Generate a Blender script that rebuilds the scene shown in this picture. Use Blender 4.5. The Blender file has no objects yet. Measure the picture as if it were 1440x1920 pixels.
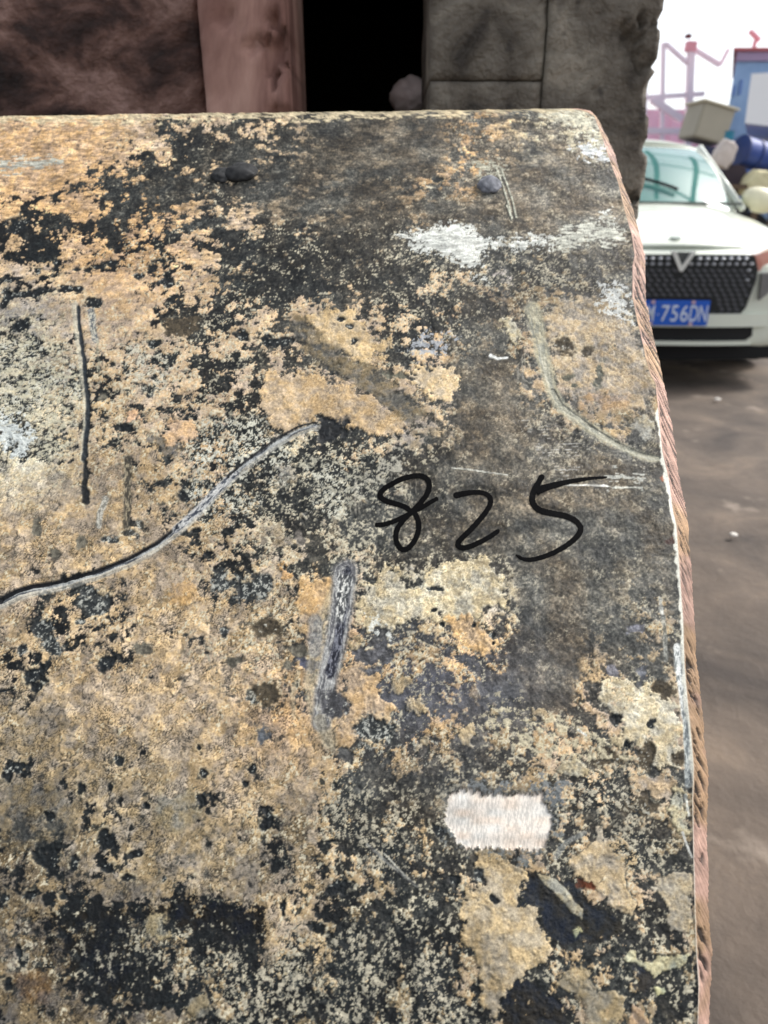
import bpy, bmesh, math, random
import numpy as np
from mathutils import Vector, Matrix
random.seed(7); rng = np.random.default_rng(7)
S = bpy.context.scene
COL = S.collection
R = math.radians

# ------------------------------------------------------------------ camera, world, sun, exposure
PITCH = R(23.0); CAMZ = 0.99; FPX = 1350.0
cam = bpy.data.cameras.new('camera'); camo = bpy.data.objects.new('camera', cam); COL.objects.link(camo)
camo.location = (0, 0, CAMZ); camo.rotation_euler = (R(90) - PITCH, 0, 0)
cam.sensor_fit = 'VERTICAL'; cam.sensor_height = 36; cam.lens = 36 * FPX / 1920
cam.clip_start = 0.02; cam.clip_end = 2000
cam.dof.use_dof = True; cam.dof.focus_distance = 0.50; cam.dof.aperture_fstop = 8.0
S.camera = camo
W = bpy.data.worlds.new("World"); S.world = W; W.use_nodes = True
nt = W.node_tree; nt.nodes.clear()
sky = nt.nodes.new('ShaderNodeTexSky'); sky.sky_type = 'NISHITA'; sky.sun_disc = False
SUN = Vector((0.70, 0.26, 0.80)).normalized()
sky.sun_elevation = math.asin(SUN.z); sky.sun_rotation = math.atan2(SUN.x, SUN.y)
sky.air_density = 1.0; sky.dust_density = 3.0; sky.ozone_density = 1.0
bg = nt.nodes.new('ShaderNodeBackground'); bg.inputs[1].default_value = 0.13
hs = nt.nodes.new('ShaderNodeHueSaturation'); hs.inputs['Saturation'].default_value = 0.35
wo = nt.nodes.new('ShaderNodeOutputWorld')
nt.links.new(sky.outputs[0], hs.inputs['Color']); nt.links.new(hs.outputs[0], bg.inputs[0]); nt.links.new(bg.outputs[0], wo.inputs[0])
sl = bpy.data.lights.new('sun', 'SUN'); sl.energy = 1.5; sl.angle = R(10); sl.color = (1.0, 0.97, 0.93)
so = bpy.data.objects.new('sun', sl); COL.objects.link(so); so.rotation_euler = SUN.to_track_quat('Z', 'Y').to_euler()
S.view_settings.view_transform = 'Standard'; S.view_settings.look = 'None'
S.view_settings.exposure = 1.15; S.view_settings.gamma = 1.0

# ------------------------------------------------------------------ helpers
cP, sP = math.cos(PITCH), math.sin(PITCH)
def ray(px, py):
    """unit-depth ray of a photo pixel, from the camera point"""
    px = np.asarray(px, float); py = np.asarray(py, float)
    a = (px - 720) / FPX; b = (960 - py) / FPX
    return np.stack([a, cP + b * sP + 0 * a, -sP + b * cP + 0 * a], -1)
CAMP = np.array([0, 0, CAMZ])
def at(px, py, Y):
    r = ray(px, py); return Vector((CAMP + r * (Y / r[..., 1:2])).tolist())
def lin(c):
    c = np.asarray(c, float) / 255.0
    return np.where(c <= 0.04045, c / 12.92, ((c + 0.055) / 1.055) ** 2.4)
def tag(o, label=None, cat=None, group=None, kind=None):
    if label: o['label'] = label
    if cat: o['category'] = cat
    if group: o['group'] = group
    if kind: o['kind'] = kind
    return o
def empty(name, loc=(0, 0, 0), rz=0.0):
    o = bpy.data.objects.new(name, None); o.empty_display_size = 0.1
    COL.objects.link(o); o.location = loc; o.rotation_euler = (0, 0, rz); return o
def link(name, me, mat=None, parent=None, smooth=False):
    o = bpy.data.objects.new(name, me); COL.objects.link(o)
    if mat is not None and not me.materials: me.materials.append(mat)
    if parent is not None: o.parent = parent
    if smooth:
        me.polygons.foreach_set('use_smooth', np.ones(len(me.polygons), bool))
    return o
def npmesh(name, V, F):
    me = bpy.data.meshes.new(name); V = np.asarray(V, np.float32).reshape(-1, 3); F = np.asarray(F, np.int32)
    me.vertices.add(len(V)); me.vertices.foreach_set('co', V.ravel())
    n, k = F.shape
    me.loops.add(n * k); me.loops.foreach_set('vertex_index', F.ravel())
    me.polygons.add(n); me.polygons.foreach_set('loop_start', np.arange(0, n * k, k, dtype=np.int32))
    me.update(calc_edges=True); return me
def gridfaces(nr, nc):
    i = np.arange(nr * nc).reshape(nr, nc)
    return np.stack([i[:-1, :-1], i[:-1, 1:], i[1:, 1:], i[1:, :-1]], -1).reshape(-1, 4)
def bmobj(name, bm, mat, parent=None, smooth=False, bevel=0):
    if bevel:
        bmesh.ops.bevel(bm, geom=[e for e in bm.edges if e.calc_face_angle(0) > 0.6], offset=bevel, segments=2, affect='EDGES', clamp_overlap=True)
    bmesh.ops.recalc_face_normals(bm, faces=bm.faces)
    me = bpy.data.meshes.new(name); bm.to_mesh(me); bm.free()
    return link(name, me, mat, parent, smooth)
def box(bm, c, s, rot=None):
    m = Matrix.Translation(c) @ (rot.to_4x4() if rot is not None else Matrix()) @ Matrix.Diagonal((s[0], s[1], s[2], 1))
    return bmesh.ops.create_cube(bm, size=1, matrix=m)
def bar(bm, a, b, w, h=None):
    a = Vector(a); b = Vector(b); d = b - a
    q = d.to_track_quat('Z', 'Y'); m = Matrix.Translation((a + b) / 2) @ q.to_matrix().to_4x4() @ Matrix.Diagonal((w, h or w, d.length, 1))
    return bmesh.ops.create_cube(bm, size=1, matrix=m)
def cyl(bm, a, b, r, r2=None, seg=24, caps=True):
    a = Vector(a); b = Vector(b); d = b - a
    m = Matrix.Translation((a + b) / 2) @ d.to_track_quat('Z', 'Y').to_matrix().to_4x4()
    return bmesh.ops.create_cone(bm, cap_ends=caps, segments=seg, radius1=r, radius2=r if r2 is None else r2, depth=d.length, matrix=m)
def prism(bm, pts, y0, y1):
    """closed outline in x,z extruded from y0 to y1"""
    a = [bm.verts.new((p[0], y0, p[1])) for p in pts]; b = [bm.verts.new((p[0], y1, p[1])) for p in pts]
    bm.faces.new(a); bm.faces.new(b[::-1]); n = len(pts)
    for i in range(n): bm.faces.new((a[i], b[i], b[(i + 1) % n], a[(i + 1) % n]))

# ---- noise
_perm = rng.random((512, 512)).astype(np.float32)
def vnoise(x, y, seed=0):
    x = x + seed * 37.17; y = y + seed * 91.73
    xi = np.floor(x).astype(np.int64); yi = np.floor(y).astype(np.int64)
    fx = (x - xi).astype(np.float32); fy = (y - yi).astype(np.float32)
    fx = fx * fx * fx * (fx * (fx * 6 - 15) + 10); fy = fy * fy * fy * (fy * (fy * 6 - 15) + 10)
    x0 = xi & 511; x1 = (xi + 1) & 511; y0 = yi & 511; y1 = (yi + 1) & 511
    a = _perm[y0, x0]; b = _perm[y0, x1]; c = _perm[y1, x0]; d = _perm[y1, x1]
    t = a + (b - a) * fx
    return t + ((c + (d - c) * fx) - t) * fy
def fbm(x, y, scale, octv=4, seed=0, gain=0.5):
    s = 0; w = 0; a = 1.0; f = 1.0 / scale
    ca, sa = math.cos(0.6), math.sin(0.6)
    for k in range(octv):
        s = s + a * vnoise(x * f, y * f, seed + k * 3); w += a; a *= gain; f *= 2.07
        x, y = x * ca - y * sa, x * sa + y * ca
    return s / w
def rank(n, m=4096):
    q = np.quantile(n[::37] if n.size > 100000 else n, np.linspace(0, 1, m)); q = np.maximum.accumulate(q + np.arange(m) * 1e-9)
    return np.interp(n, q, np.linspace(0, 1, m)).astype(np.float32)
def sst(a, b, x):
    t = np.clip((x - a) / (b - a), 0, 1); return t * t * (3 - 2 * t)
def worley(x, y, scale, seed=0):
    x = x / scale + seed * 13.1; y = y / scale + seed * 7.7
    xi = np.floor(x).astype(np.int64); yi = np.floor(y).astype(np.int64)
    f1 = np.full(x.shape, 9.0, np.float32); f2 = f1.copy(); idv = np.zeros(x.shape, np.float32)
    for dx in (-1, 0, 1):
        for dy in (-1, 0, 1):
            cx = xi + dx; cy = yi + dy
            jx = _perm[cy & 511, cx & 511]; jy = _perm[(cx + 77) & 511, (cy + 131) & 511]
            d = np.hypot(cx + jx - x, cy + jy - y).astype(np.float32)
            idn = _perm[(cx * 3 + 5) & 511, (cy * 5 + 9) & 511]
            near = d < f1
            f2 = np.where(near, f1, np.minimum(f2, d)); idv = np.where(near, idn, idv); f1 = np.where(near, d, f1)
    return f1, f2, idv

# ---- materials
def new_mat(name):
    m = bpy.data.materials.new(name); m.use_nodes = True
    return m, m.node_tree, m.node_tree.nodes['Principled BSDF']
def N(t, typ, **kw):
    n = t.nodes.new(typ)
    for k, v in kw.items(): setattr(n, k, v)
    return n
def plain(name, rgb, rough=0.5, metal=0.0, var=0.08, scale=30, bump=0.0, coat=0.0, bscale=None):
    """one paint, metal or plastic with faint procedural grime; rgb 0-255 display, taken as real colour"""
    m, t, b = new_mat(name); c = lin(rgb)
    tc = N(t, 'ShaderNodeTexCoord'); nz = N(t, 'ShaderNodeTexNoise'); nz.inputs['Scale'].default_value = scale; nz.inputs['Detail'].default_value = 5
    t.links.new(tc.outputs['Object'], nz.inputs['Vector'])
    mx = N(t, 'ShaderNodeMix', data_type='RGBA')
    mx.inputs[6].default_value = (*(c * (1 - var)), 1); mx.inputs[7].default_value = (*np.minimum(c * (1 + var), 1), 1)
    t.links.new(nz.outputs[0], mx.inputs[0]); t.links.new(mx.outputs[2], b.inputs['Base Color'])
    b.inputs['Roughness'].default_value = rough; b.inputs['Metallic'].default_value = metal; b.inputs['Coat Weight'].default_value = coat
    if bump:
        bp = N(t, 'ShaderNodeBump'); bp.inputs['Strength'].default_value = bump; bp.inputs['Distance'].default_value = 0.01
        n2 = N(t, 'ShaderNodeTexNoise'); n2.inputs['Scale'].default_value = bscale or scale * 3; n2.inputs['Detail'].default_value = 6
        t.links.new(tc.outputs['Object'], n2.inputs['Vector']); t.links.new(n2.outputs[0], bp.inputs['Height']); t.links.new(bp.outputs[0], b.inputs['Normal'])
    return m
def mottled(name, cols, scale=4, rough=0.85, bump=0.6, dist=0.004, stretch=(1, 1, 1), bscale=40, spots=None):
    """patchy rough surface: several real colours spread by noise, with relief"""
    m, t, b = new_mat(name)
    tc = N(t, 'ShaderNodeTexCoord'); mp = N(t, 'ShaderNodeMapping'); mp.inputs['Scale'].default_value = stretch
    t.links.new(tc.outputs['Object'], mp.inputs[0])
    nz = N(t, 'ShaderNodeTexNoise'); nz.inputs['Scale'].default_value = scale; nz.inputs['Detail'].default_value = 9; nz.inputs['Roughness'].default_value = 0.62; nz.inputs['Distortion'].default_value = 0.6
    t.links.new(mp.outputs[0], nz.inputs['Vector'])
    cr = N(t, 'ShaderNodeValToRGB'); e = cr.color_ramp.elements; n = len(cols)
    while len(e) < n: e.new(0.5)
    for i, c in enumerate(cols):
        e[i].position = 0.32 + 0.36 * i / (n - 1); e[i].color = (*lin(c), 1)
    t.links.new(nz.outputs[0], cr.inputs[0]); out = cr.outputs[0]
    if spots:
        n3 = N(t, 'ShaderNodeTexNoise'); n3.inputs['Scale'].default_value = spots[1]; n3.inputs['Detail'].default_value = 6
        t.links.new(mp.outputs[0], n3.inputs['Vector'])
        mr = N(t, 'ShaderNodeMapRange'); mr.inputs[1].default_value = spots[2]; mr.inputs[2].default_value = spots[2] + 0.08
        t.links.new(n3.outputs[0], mr.inputs[0]); mx = N(t, 'ShaderNodeMix', data_type='RGBA'); mx.inputs[7].default_value = (*lin(spots[0]), 1)
        t.links.new(mr.outputs[0], mx.inputs[0]); t.links.new(out, mx.inputs[6]); out = mx.outputs[2]
    t.links.new(out, b.inputs['Base Color']); b.inputs['Roughness'].default_value = rough
    n2 = N(t, 'ShaderNodeTexNoise'); n2.inputs['Scale'].default_value = bscale; n2.inputs['Detail'].default_value = 8; n2.inputs['Roughness'].default_value = 0.6
    t.links.new(mp.outputs[0], n2.inputs['Vector'])
    bp = N(t, 'ShaderNodeBump'); bp.inputs['Strength'].default_value = bump; bp.inputs['Distance'].default_value = dist
    t.links.new(n2.outputs[0], bp.inputs['Height']); t.links.new(bp.outputs[0], b.inputs['Normal'])
    return m
def attr_mat(name, fine=700, bump=0.5, dist=0.0006, var=0.30):
    """base colour and roughness carried by the mesh (scale, rust, scuffs, painted shade), grain added by noise"""
    m, t, b = new_mat(name)
    a = N(t, 'ShaderNodeAttribute', attribute_name='stain'); ra = N(t, 'ShaderNodeAttribute', attribute_name='polish')
    tc = N(t, 'ShaderNodeTexCoord')
    nz = N(t, 'ShaderNodeTexNoise'); nz.inputs['Scale'].default_value = fine; nz.inputs['Detail'].default_value = 6; nz.inputs['Roughness'].default_value = 0.7
    t.links.new(tc.outputs['Object'], nz.inputs['Vector'])
    mr = N(t, 'ShaderNodeMapRange'); mr.inputs[1].default_value = 0.3; mr.inputs[2].default_value = 0.7; mr.inputs[3].default_value = 1 - var; mr.inputs[4].default_value = 1 + var
    t.links.new(nz.outputs[0], mr.inputs[0])
    vm = N(t, 'ShaderNodeVectorMath', operation='SCALE'); t.links.new(a.outputs['Color'], vm.inputs[0]); t.links.new(mr.outputs[0], vm.inputs['Scale'])
    t.links.new(vm.outputs[0], b.inputs['Base Color'])
    sp = N(t, 'ShaderNodeSeparateColor'); t.links.new(ra.outputs['Color'], sp.inputs[0])
    t.links.new(sp.outputs[0], b.inputs['Roughness']); t.links.new(sp.outputs[1], b.inputs['Metallic'])
    b.inputs['Specular IOR Level'].default_value = 0.22
    bp = N(t, 'ShaderNodeBump'); bp.inputs['Strength'].default_value = bump; bp.inputs['Distance'].default_value = dist
    t.links.new(nz.outputs[0], bp.inputs['Height']); t.links.new(bp.outputs[0], b.inputs['Normal'])
    return m
def set_attr(me, name, rgb):
    a = me.color_attributes.new(name, 'FLOAT_COLOR', 'POINT'); n = len(me.vertices)
    c = np.ones((n, 4), np.float32); c[:, :rgb.shape[1]] = rgb; a.data.foreach_set('color', c.ravel())

# ------------------------------------------------------------------ the leaning alloy slab
FOOT = 28.7                                         # degrees under the optical axis where the face is seen square-on
ang = PITCH + R(FOOT)
DIST = 0.45
nrm = np.array([0, -math.cos(ang), math.sin(ang)])  # outward normal of the face
ups = np.array([0, math.sin(ang), math.cos(ang)])   # up the slope
foot = CAMP - nrm * DIST
def to_plane(px, py, depth=0.0):
    """where the sight line of a photo pixel meets the slab face sunk by depth: (x, s) and the point"""
    r = ray(px, py); t = (DIST + depth) / -(r @ nrm)
    P = CAMP + r * t[..., None]; return P[..., 0], (P - foot) @ ups, P
def pl(x, s, h):
    return foot + x[..., None] * np.array([1.0, 0, 0]) + s[..., None] * ups + h[..., None] * nrm
INNER = np.array([(206, 1068), (209, 1090), (219, 1114), (262, 1130), (305, 1144), (345, 1159), (400, 1172), (440, 1184), (480, 1190), (500, 1186), (560, 1186), (600, 1194), (650, 1206), (680, 1212), (705, 1220), (720, 1229), (780, 1235), (850, 1242), (900, 1254), (960, 1262), (985, 1268), (1080, 1274), (1160, 1280), (1250, 1283), (1320, 1289), (1400, 1297), (1440, 1300), (1500, 1298), (1600, 1300), (1680, 1302), (1780, 1305), (1850, 1310), (1920, 1308), (2150, 1300)], float)
OUTER = np.array([(203, 1070), (210, 1106), (228, 1122), (258, 1137), (300, 1156), (345, 1168), (390, 1186), (435, 1197), (475, 1208), (500, 1212), (560, 1212), (620, 1222), (680, 1236), (740, 1250), (830, 1266), (890, 1273), (955, 1286), (980, 1290), (1080, 1297), (1180, 1303), (1260, 1308), (1350, 1318), (1430, 1325), (1450, 1328), (1540, 1325), (1620, 1328), (1700, 1328), (1780, 1335), (1860, 1332), (1920, 1328), (2150, 1320)], float)
STEP = 1.85
rows = np.concatenate([[206.0], np.arange(208, 2010, STEP)])
cols = np.arange(-50, 1300, STEP); nc0 = len(cols); u = (cols - cols[0]) / (cols[-1] - cols[0])
iny = np.interp(rows, INNER[:, 0], INNER[:, 1])
PX = cols[0] + u[None, :] * (iny - cols[0])[:, None]
# the far edge is not quite level: 218 at the left, 204 at the corner
top = np.interp(PX, [-50, 0, 1075, 1320], [219, 218, 203.5, 203.5])
PY = top + (rows[:, None] - 206) / (2010 - 206) * (2010 - top)
x, s, _ = to_plane(PX, PY)
# coarse continuation out of frame: left and down to the floor
XL = -0.62; nl = 110
wl = 1 - np.geomspace(1, .003, nl + 1)[:nl][None, :] * 1.0
x = np.concatenate([XL + (x[:, :1] - XL) * wl, x], 1); s = np.concatenate([np.repeat(s[:, :1], nl, 1), s], 1)
PX = np.concatenate([np.repeat(PX[:, :1], nl, 1) - 400 * (1 - wl), PX], 1); PY = np.concatenate([np.repeat(PY[:, :1], nl, 1), PY], 1)
SB = -1.03 - 0.0; nb = 170
wb = np.geomspace(.0015, 1, nb)[:, None]
x = np.concatenate([x, np.repeat(x[-1:], nb, 0)], 0); s = np.concatenate([s, s[-1:] + (SB - s[-1:]) * wb], 0)
PX = np.concatenate([PX, np.repeat(PX[-1:], nb, 0)], 0); PY = np.concatenate([PY, PY[-1:] + 900 * wb], 0)
NR, NC = x.shape
X = (x * 1000).ravel().astype(np.float64); Y = (s * 1000).ravel().astype(np.float64)      # millimetres on the face
px = PX.ravel(); py = PY.ravel()
# ragged authoring coordinates
w1 = (fbm(X, Y, 9, 4, 11) - .5); w2 = (fbm(X, Y, 9, 4, 12) - .5); w3 = (fbm(X, Y, 2.2, 3, 13) - .5); w4 = (fbm(X, Y, 2.2, 3, 14) - .5)
fs = np.clip(1.0 - 0.55 * (900 - py) / 700 * (py < 900), 0.35, 1)        # pixels per mm shrink up the slope
qx = px + 46 * w1 + 16 * w3; qy = py + (46 * w2 + 16 * w4) * fs
def grid(rowsd, cell, y0=200):
    g = np.array([[int(ch) for ch in r.replace(',', '').replace(' ', '')] for r in rowsd], np.float32)
    gx = (px + 30 * w1) / cell - .5; gy = (py + 30 * w2 * fs - y0) / cell - .5
    gx = np.clip(gx, 0, g.shape[1] - 1.001); gy = np.clip(gy, 0, g.shape[0] - 1.001)
    xi = gx.astype(int); yi = gy.astype(int); fx = sst(0, 1, gx - xi); fy = sst(0, 1, gy - yi)
    a = g[yi, xi] * (1 - fx) + g[yi, xi + 1] * fx; b = g[yi + 1, xi] * (1 - fx) + g[yi + 1, xi + 1] * fx
    return (a * (1 - fy) + b * fy) / 9.0
D = grid(["0000134667888764563000", "0001478988889856776600", "0028998897887668888800", "5746766578998888777800",
          "7734244799999988899980", "1210135999998778888780", "1100048553267877636680", "4321256435317678443678",
          "4332345422542588523220", "5432234741124478743330", "5432323677964678777578", "0010224577798888988898",
          "0000115477888999988989", "0000112236787789998898", "0111002315875335898787", "0242001311232213899768",
          "1422011122457623897756", "3202100013355755896676", "1000000123057778984140", "0000000010156566565120",
          "2101101000476766546532", "1121212110687877666643", "2222101120578830057872", "2313110021478773273488",
          "2231120023578861662474", "1489699823688971898783", "1389865635888762777746", "2158854566766765673777", "2223223656565563682365"], 60) 
G = grid(["32234567788", "13345556788", "01122334455", "11124425556", "32224556666", "33211146666", "33213455666", "22223345666", "11234445655", "11134445645", "11112455444", "11111334444", "00000123233", "00000111222", "11111111222"], 120)
SP = grid(["11111112268", "01122232343", "01423256764", "63242244475", "85564333322", "74576443643", "21346542234", "21245563335", "22144464424", "11122454333", "11112556534", "21123654554", "13344554444", "23455665544", "12356765445"], 120)
PAL = {'o': (206, 163, 112), 'p': (207, 177, 138), 't': (176, 150, 112), 'c': (214, 202, 168), 'k': (144, 127, 98), 'd': (108, 95, 74), 'g': (158, 150, 132)}  # olive k and d also darken the bottom: vignette put into the colour
LT = ["oopppgoocccc", "ooopppooggg", "poopppppttt", "gppppppotttt", "ctppppptptt", "cttpcpgtgtg", "ttttggggtgg", "tttttpccgtt", "tttttototttt", "ktttototopp", "kkktttkttpp", "dkkkkttttpk", "ddkktkktppp", "ddkkkkktttk", "ddddkkktttk"]
LT = [(r + 't' * 11)[:11] for r in LT]
gl = np.array([[PAL[ch] for ch in r] for r in LT], np.float32)
gx = np.clip((px + 60 * w1) / 120 - .5, 0, 9.999); gy = np.clip((py + 60 * w2 - 200) / 120 - .5, 0, 13.999)
xi = gx.astype(int); yi = gy.astype(int); fx = (gx - xi)[:, None]; fy = (gy - yi)[:, None]
light = (gl[yi, xi] * (1 - fx) + gl[yi, xi + 1] * fx) * (1 - fy) + (gl[yi + 1, xi] * (1 - fx) + gl[yi + 1, xi + 1] * fx) * fy

nA = rank(fbm(X, Y, 13, 6, 21, 0.62)); nB = rank(fbm(X, Y, 3.2, 5, 31, 0.68)); nC = rank(fbm(X, Y, 26, 5, 41, 0.55))
nF = rank(fbm(X, Y, 1.5, 3, 51, 0.7)); nM = rank(fbm(X, Y, 6.5, 5, 61, 0.6))
f1, f2, cid = worley(X + 14 * w1, Y + 14 * w2, 7.0, 3)
h = np.zeros_like(X, dtype=np.float32)                                     # height over the face, millimetres
leftlow = np.clip((1150 - px) / 500, 0.35, 1) * np.clip((py - 600) / 500, 0.25, 1)
# light scale layer: colour drift, flake to flake shifts, cloudy grain
light = light * (0.90 + 0.20 * nC[:, None]) * (0.95 + 0.10 * cid[:, None])
light += (nM - .5)[:, None] * np.array([26, 12, -14])
fl_ = sst(.09, .02, f2 - f1) * sst(.42, .6, fbm(X, Y, 20, 3, 78)) * leftlow
g1_, g2_, cid2 = worley(X + 9 * w1, Y * 1.1 + 9 * w2, 3.4, 9); fl2 = sst(.10, .03, g2_ - g1_) * sst(.50, .62, fbm(X, Y, 14, 3, 79)) * leftlow
light *= (1 - .5 * np.maximum(fl_, .7 * fl2))[:, None]; light *= (1 + (.20 * (cid - .5) + .10 * (cid2 - .5)) * leftlow)[:, None]
h += (.28 * (cid - .5) + .12 * (cid2 - .5)) * leftlow - .2 * np.maximum(fl_, fl2)
light *= (1 + .10 * leftlow)[:, None] * (0.88 + 0.25 * (.6 * nB + .4 * nF))[:, None]
# thin dark rims where one flake of scale ends on the next
tn = fbm(X, Y, 22, 5, 71, 0.55); ter = tn * 22; tf = ter - np.floor(ter)
h += (np.floor(ter) + sst(0.0, 0.10, tf)) * 0.10 + 0.25 * (nC - .5)
rim = np.exp(-((tf - .12) / 0.16) ** 2) * sst(0.35, 0.7, fbm(X, Y, 18, 3, 72)) * sst(0.35, .65, nB)
light *= (1 - 0.45 * rim * leftlow)[:, None]
tn2 = fbm(X, Y, 9, 4, 75, 0.55); t2 = tn2 * 13; tf2 = t2 - np.floor(t2)
curl = np.exp(-((tf2 - .2) / 0.13) ** 2) * sst(0.47, 0.60, fbm(X, Y, 16, 4, 76, .6)) * leftlow
light *= (1 - 0.62 * curl)[:, None]; h -= 0.18 * curl
pale = np.exp(-((tf2 - .52) / 0.15) ** 2) * sst(0.45, 0.65, fbm(X, Y, 20, 3, 77)) * leftlow
light += (pale * 0.28)[:, None] * (np.array([222, 196, 158]) - light)
lum = light.mean(1, keepdims=True); light = light + (lum - light) * .22
# dark scale layer
blk = np.array([15, 19, 20]); gry = np.array([132, 123, 107])
Gj = np.clip(G + 0.25 * (nM - .5) + 0.25 * (nF - .5), 0, 1)[:, None]
dark = blk + (gry - blk) * Gj
smo0 = (sst(0.6, 0.85, D) * sst(0.35, .65, G))[:, None]
sm_ = rank(fbm(X * .6, Y * 1.1, 17, 5, 45, .6))[:, None]
dark = dark * (1 + (.8 - .42 * smo0) * (.6 * nF[:, None] + .4 * nB[:, None] - .5)) * .96 * (0.72 + .56 * sm_)
dark = dark + (rank(fbm(X, Y, 24, 4, 47))[:, None] - .5) * np.array([16, 3, -10]) * Gj
blue = (np.exp(-(((px - 800) / 210) ** 2 + ((py - 1290) / 120) ** 2)) * 0.9)[:, None]
dark = dark * (1 - blue) + blue * (np.array([84, 85, 92]) * (0.8 + .35 * nB[:, None]))
nD = 0.50 * nA + 0.35 * nM + 0.15 * nB; nD = rank(nD)
nD2 = rank(0.25 * nA + 0.4 * nM + 0.35 * nB)
mixsel = sst(500, 900, py) * 0.5
nDD = rank(nD * (1 - mixsel) + nD2 * mixsel)
Dk = np.clip(D * 1.05 - 0.03, 0, 1)
# where the dark scale is smooth brown-grey it hardly lets the light layer through
sf = 0.045 + 0.22 * sst(.35, .8, G); md = sst(-sf, sf, Dk - nDD)
smo = sst(0.6, 0.85, D) * sst(0.35, .65, G); md = np.maximum(md, smo * 0.91)
col = light * (1 - md[:, None]) + dark * md[:, None]
h += 0.34 * (1 - md) + 0.14 * (nF - .5) + 0.26 * (nB - .5)
# lone short cracks
ck = fbm(X, Y, 5.0, 4, 175, .6); cl_ = np.exp(-(np.abs(ck - .5) / .012) ** 2) * sst(.55, .7, fbm(X, Y, 11, 3, 176)) * (1 - md) * leftlow
col *= (1 - .6 * cl_)[:, None]; h -= .15 * cl_
# pale speckle
nS = rank(0.5 * nF + 0.3 * fbm(X, Y, 2.6, 3, 83) * 1.6 + .2 * nM)
clus = rank(fbm(X, Y, 15, 4, 84))
ms = sst(1.0, 1.06, nS + SP * 0.42 * (0.35 + 1.1 * clus) - .04 * smo) * 0.85 * (1 - .5 * smo)
col = col * (1 - ms[:, None]) + ms[:, None] * (np.array([206, 198, 172]) * (0.75 + .3 * nM[:, None]))
h += 0.07 * ms
# dark pepper over the light layer
pep = sst(0.90, 0.95, rank(fbm(X, Y, 3.2, 4, 85, .6)) + 0.05 * (clus - .5)) * (1 - md)
pep *= np.clip(0.25 + D * 3, 0, 1)
col = col * (1 - 0.75 * pep[:, None]) + 0.75 * pep[:, None] * blk * 1.3; h -= 0.2 * pep
rough = 0.62 + 0.2 * nM - 0.12 * md
metal = np.zeros_like(rough)

def inpoly(P, X_, Y_):
    P = np.array(P, float); inside = np.zeros(X_.shape, bool); j = len(P) - 1
    for i in range(len(P)):
        xi_, yi_ = P[i]; xj, yj = P[j]
        if yi_ != yj:
            c = ((yi_ > Y_) != (yj > Y_)) & (X_ < (xj - xi_) * (Y_ - yi_) / (yj - yi_) + xi_); inside ^= c
        j = i
    return inside
def pdist(P, X_, Y_, closed=False):
    """distance to a polyline and the place along it (0..1)"""
    P = np.array(P, float)
    if closed: P = np.vstack([P, P[:1]])
    seg = np.hypot(*(P[1:] - P[:-1]).T); cum = np.concatenate([[0], np.cumsum(seg)]); best = np.full(X_.shape, 1e9); tt = np.zeros(X_.shape); sg = np.zeros(X_.shape)
    for i in range(len(seg)):
        d = P[i + 1] - P[i]; L = max(seg[i] ** 2, 1e-9)
        t = np.clip(((X_ - P[i, 0]) * d[0] + (Y_ - P[i, 1]) * d[1]) / L, 0, 1)
        ex = X_ - P[i, 0] - t * d[0]; ey = Y_ - P[i, 1] - t * d[1]; dd = np.hypot(ex, ey); m = dd < best
        best = np.where(m, dd, best); tt = np.where(m, (cum[i] + t * seg[i]) / cum[-1], tt); sg = np.where(m, np.sign(d[0] * ey - d[1] * ex), sg)
    return best, tt, sg
def around(P, pad):
    P = np.array(P, float); return np.nonzero((px > P[:, 0].min() - pad) & (px < P[:, 0].max() + pad) & (py > P[:, 1].min() - pad) & (py < P[:, 1].max() + pad))[0]
def mixc(i, m, c):
    col[i] = col[i] * (1 - m[:, None]) + m[:, None] * c

def patch(P, c, wob=1.0, rag=9, pock=0.06, raise_=0.45, soft=3.0, amt=1.0, rimd=0.5):
    """an island of scale with ragged outline"""
    c = np.array(c, float); i = around(P, 40)
    X_ = px[i] + (qx[i] - px[i]) * .6 * wob; Y_ = py[i] + (qy[i] - py[i]) * .6 * wob
    ins = inpoly(P, X_, Y_); d, _, _ = pdist(P, X_, Y_, True); sd = np.where(ins, d, -d) + rag * min(wob, 1) * ((nM[i] - .55) * 1.2 + (nB[i] - .5) * .8)
    m = sst(-soft * .5, soft * .5, sd) * amt
    pk = sst(1 - pock - .02, 1 - pock + .02, nDD[i] * .5 + nB[i] * .5) if pock else 0 * m
    cg = c.mean(); c = c + (cg - c) * (.30 if c.mean() > 90 else 0); c = c * (1.05 if c.mean() > 150 else 1)
    cc = c * ((0.80 + 0.34 * (.55 * nB[i] + .45 * nF[i])) * (0.88 + .24 * nC[i]) * (1 - .35 * rim[i] - .3 * curl[i]))[:, None] + (nM[i] - .5)[:, None] * np.array([22, 10, -10])
    rm = np.exp(-((sd + 1.5) / 2.2) ** 2) * rimd * sst(.25, .6, nM[i])
    mixc(i, rm * amt, blk * 1.2); mixc(i, m * (1 - pk * .8), cc)
    h[i] += raise_ * m
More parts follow.
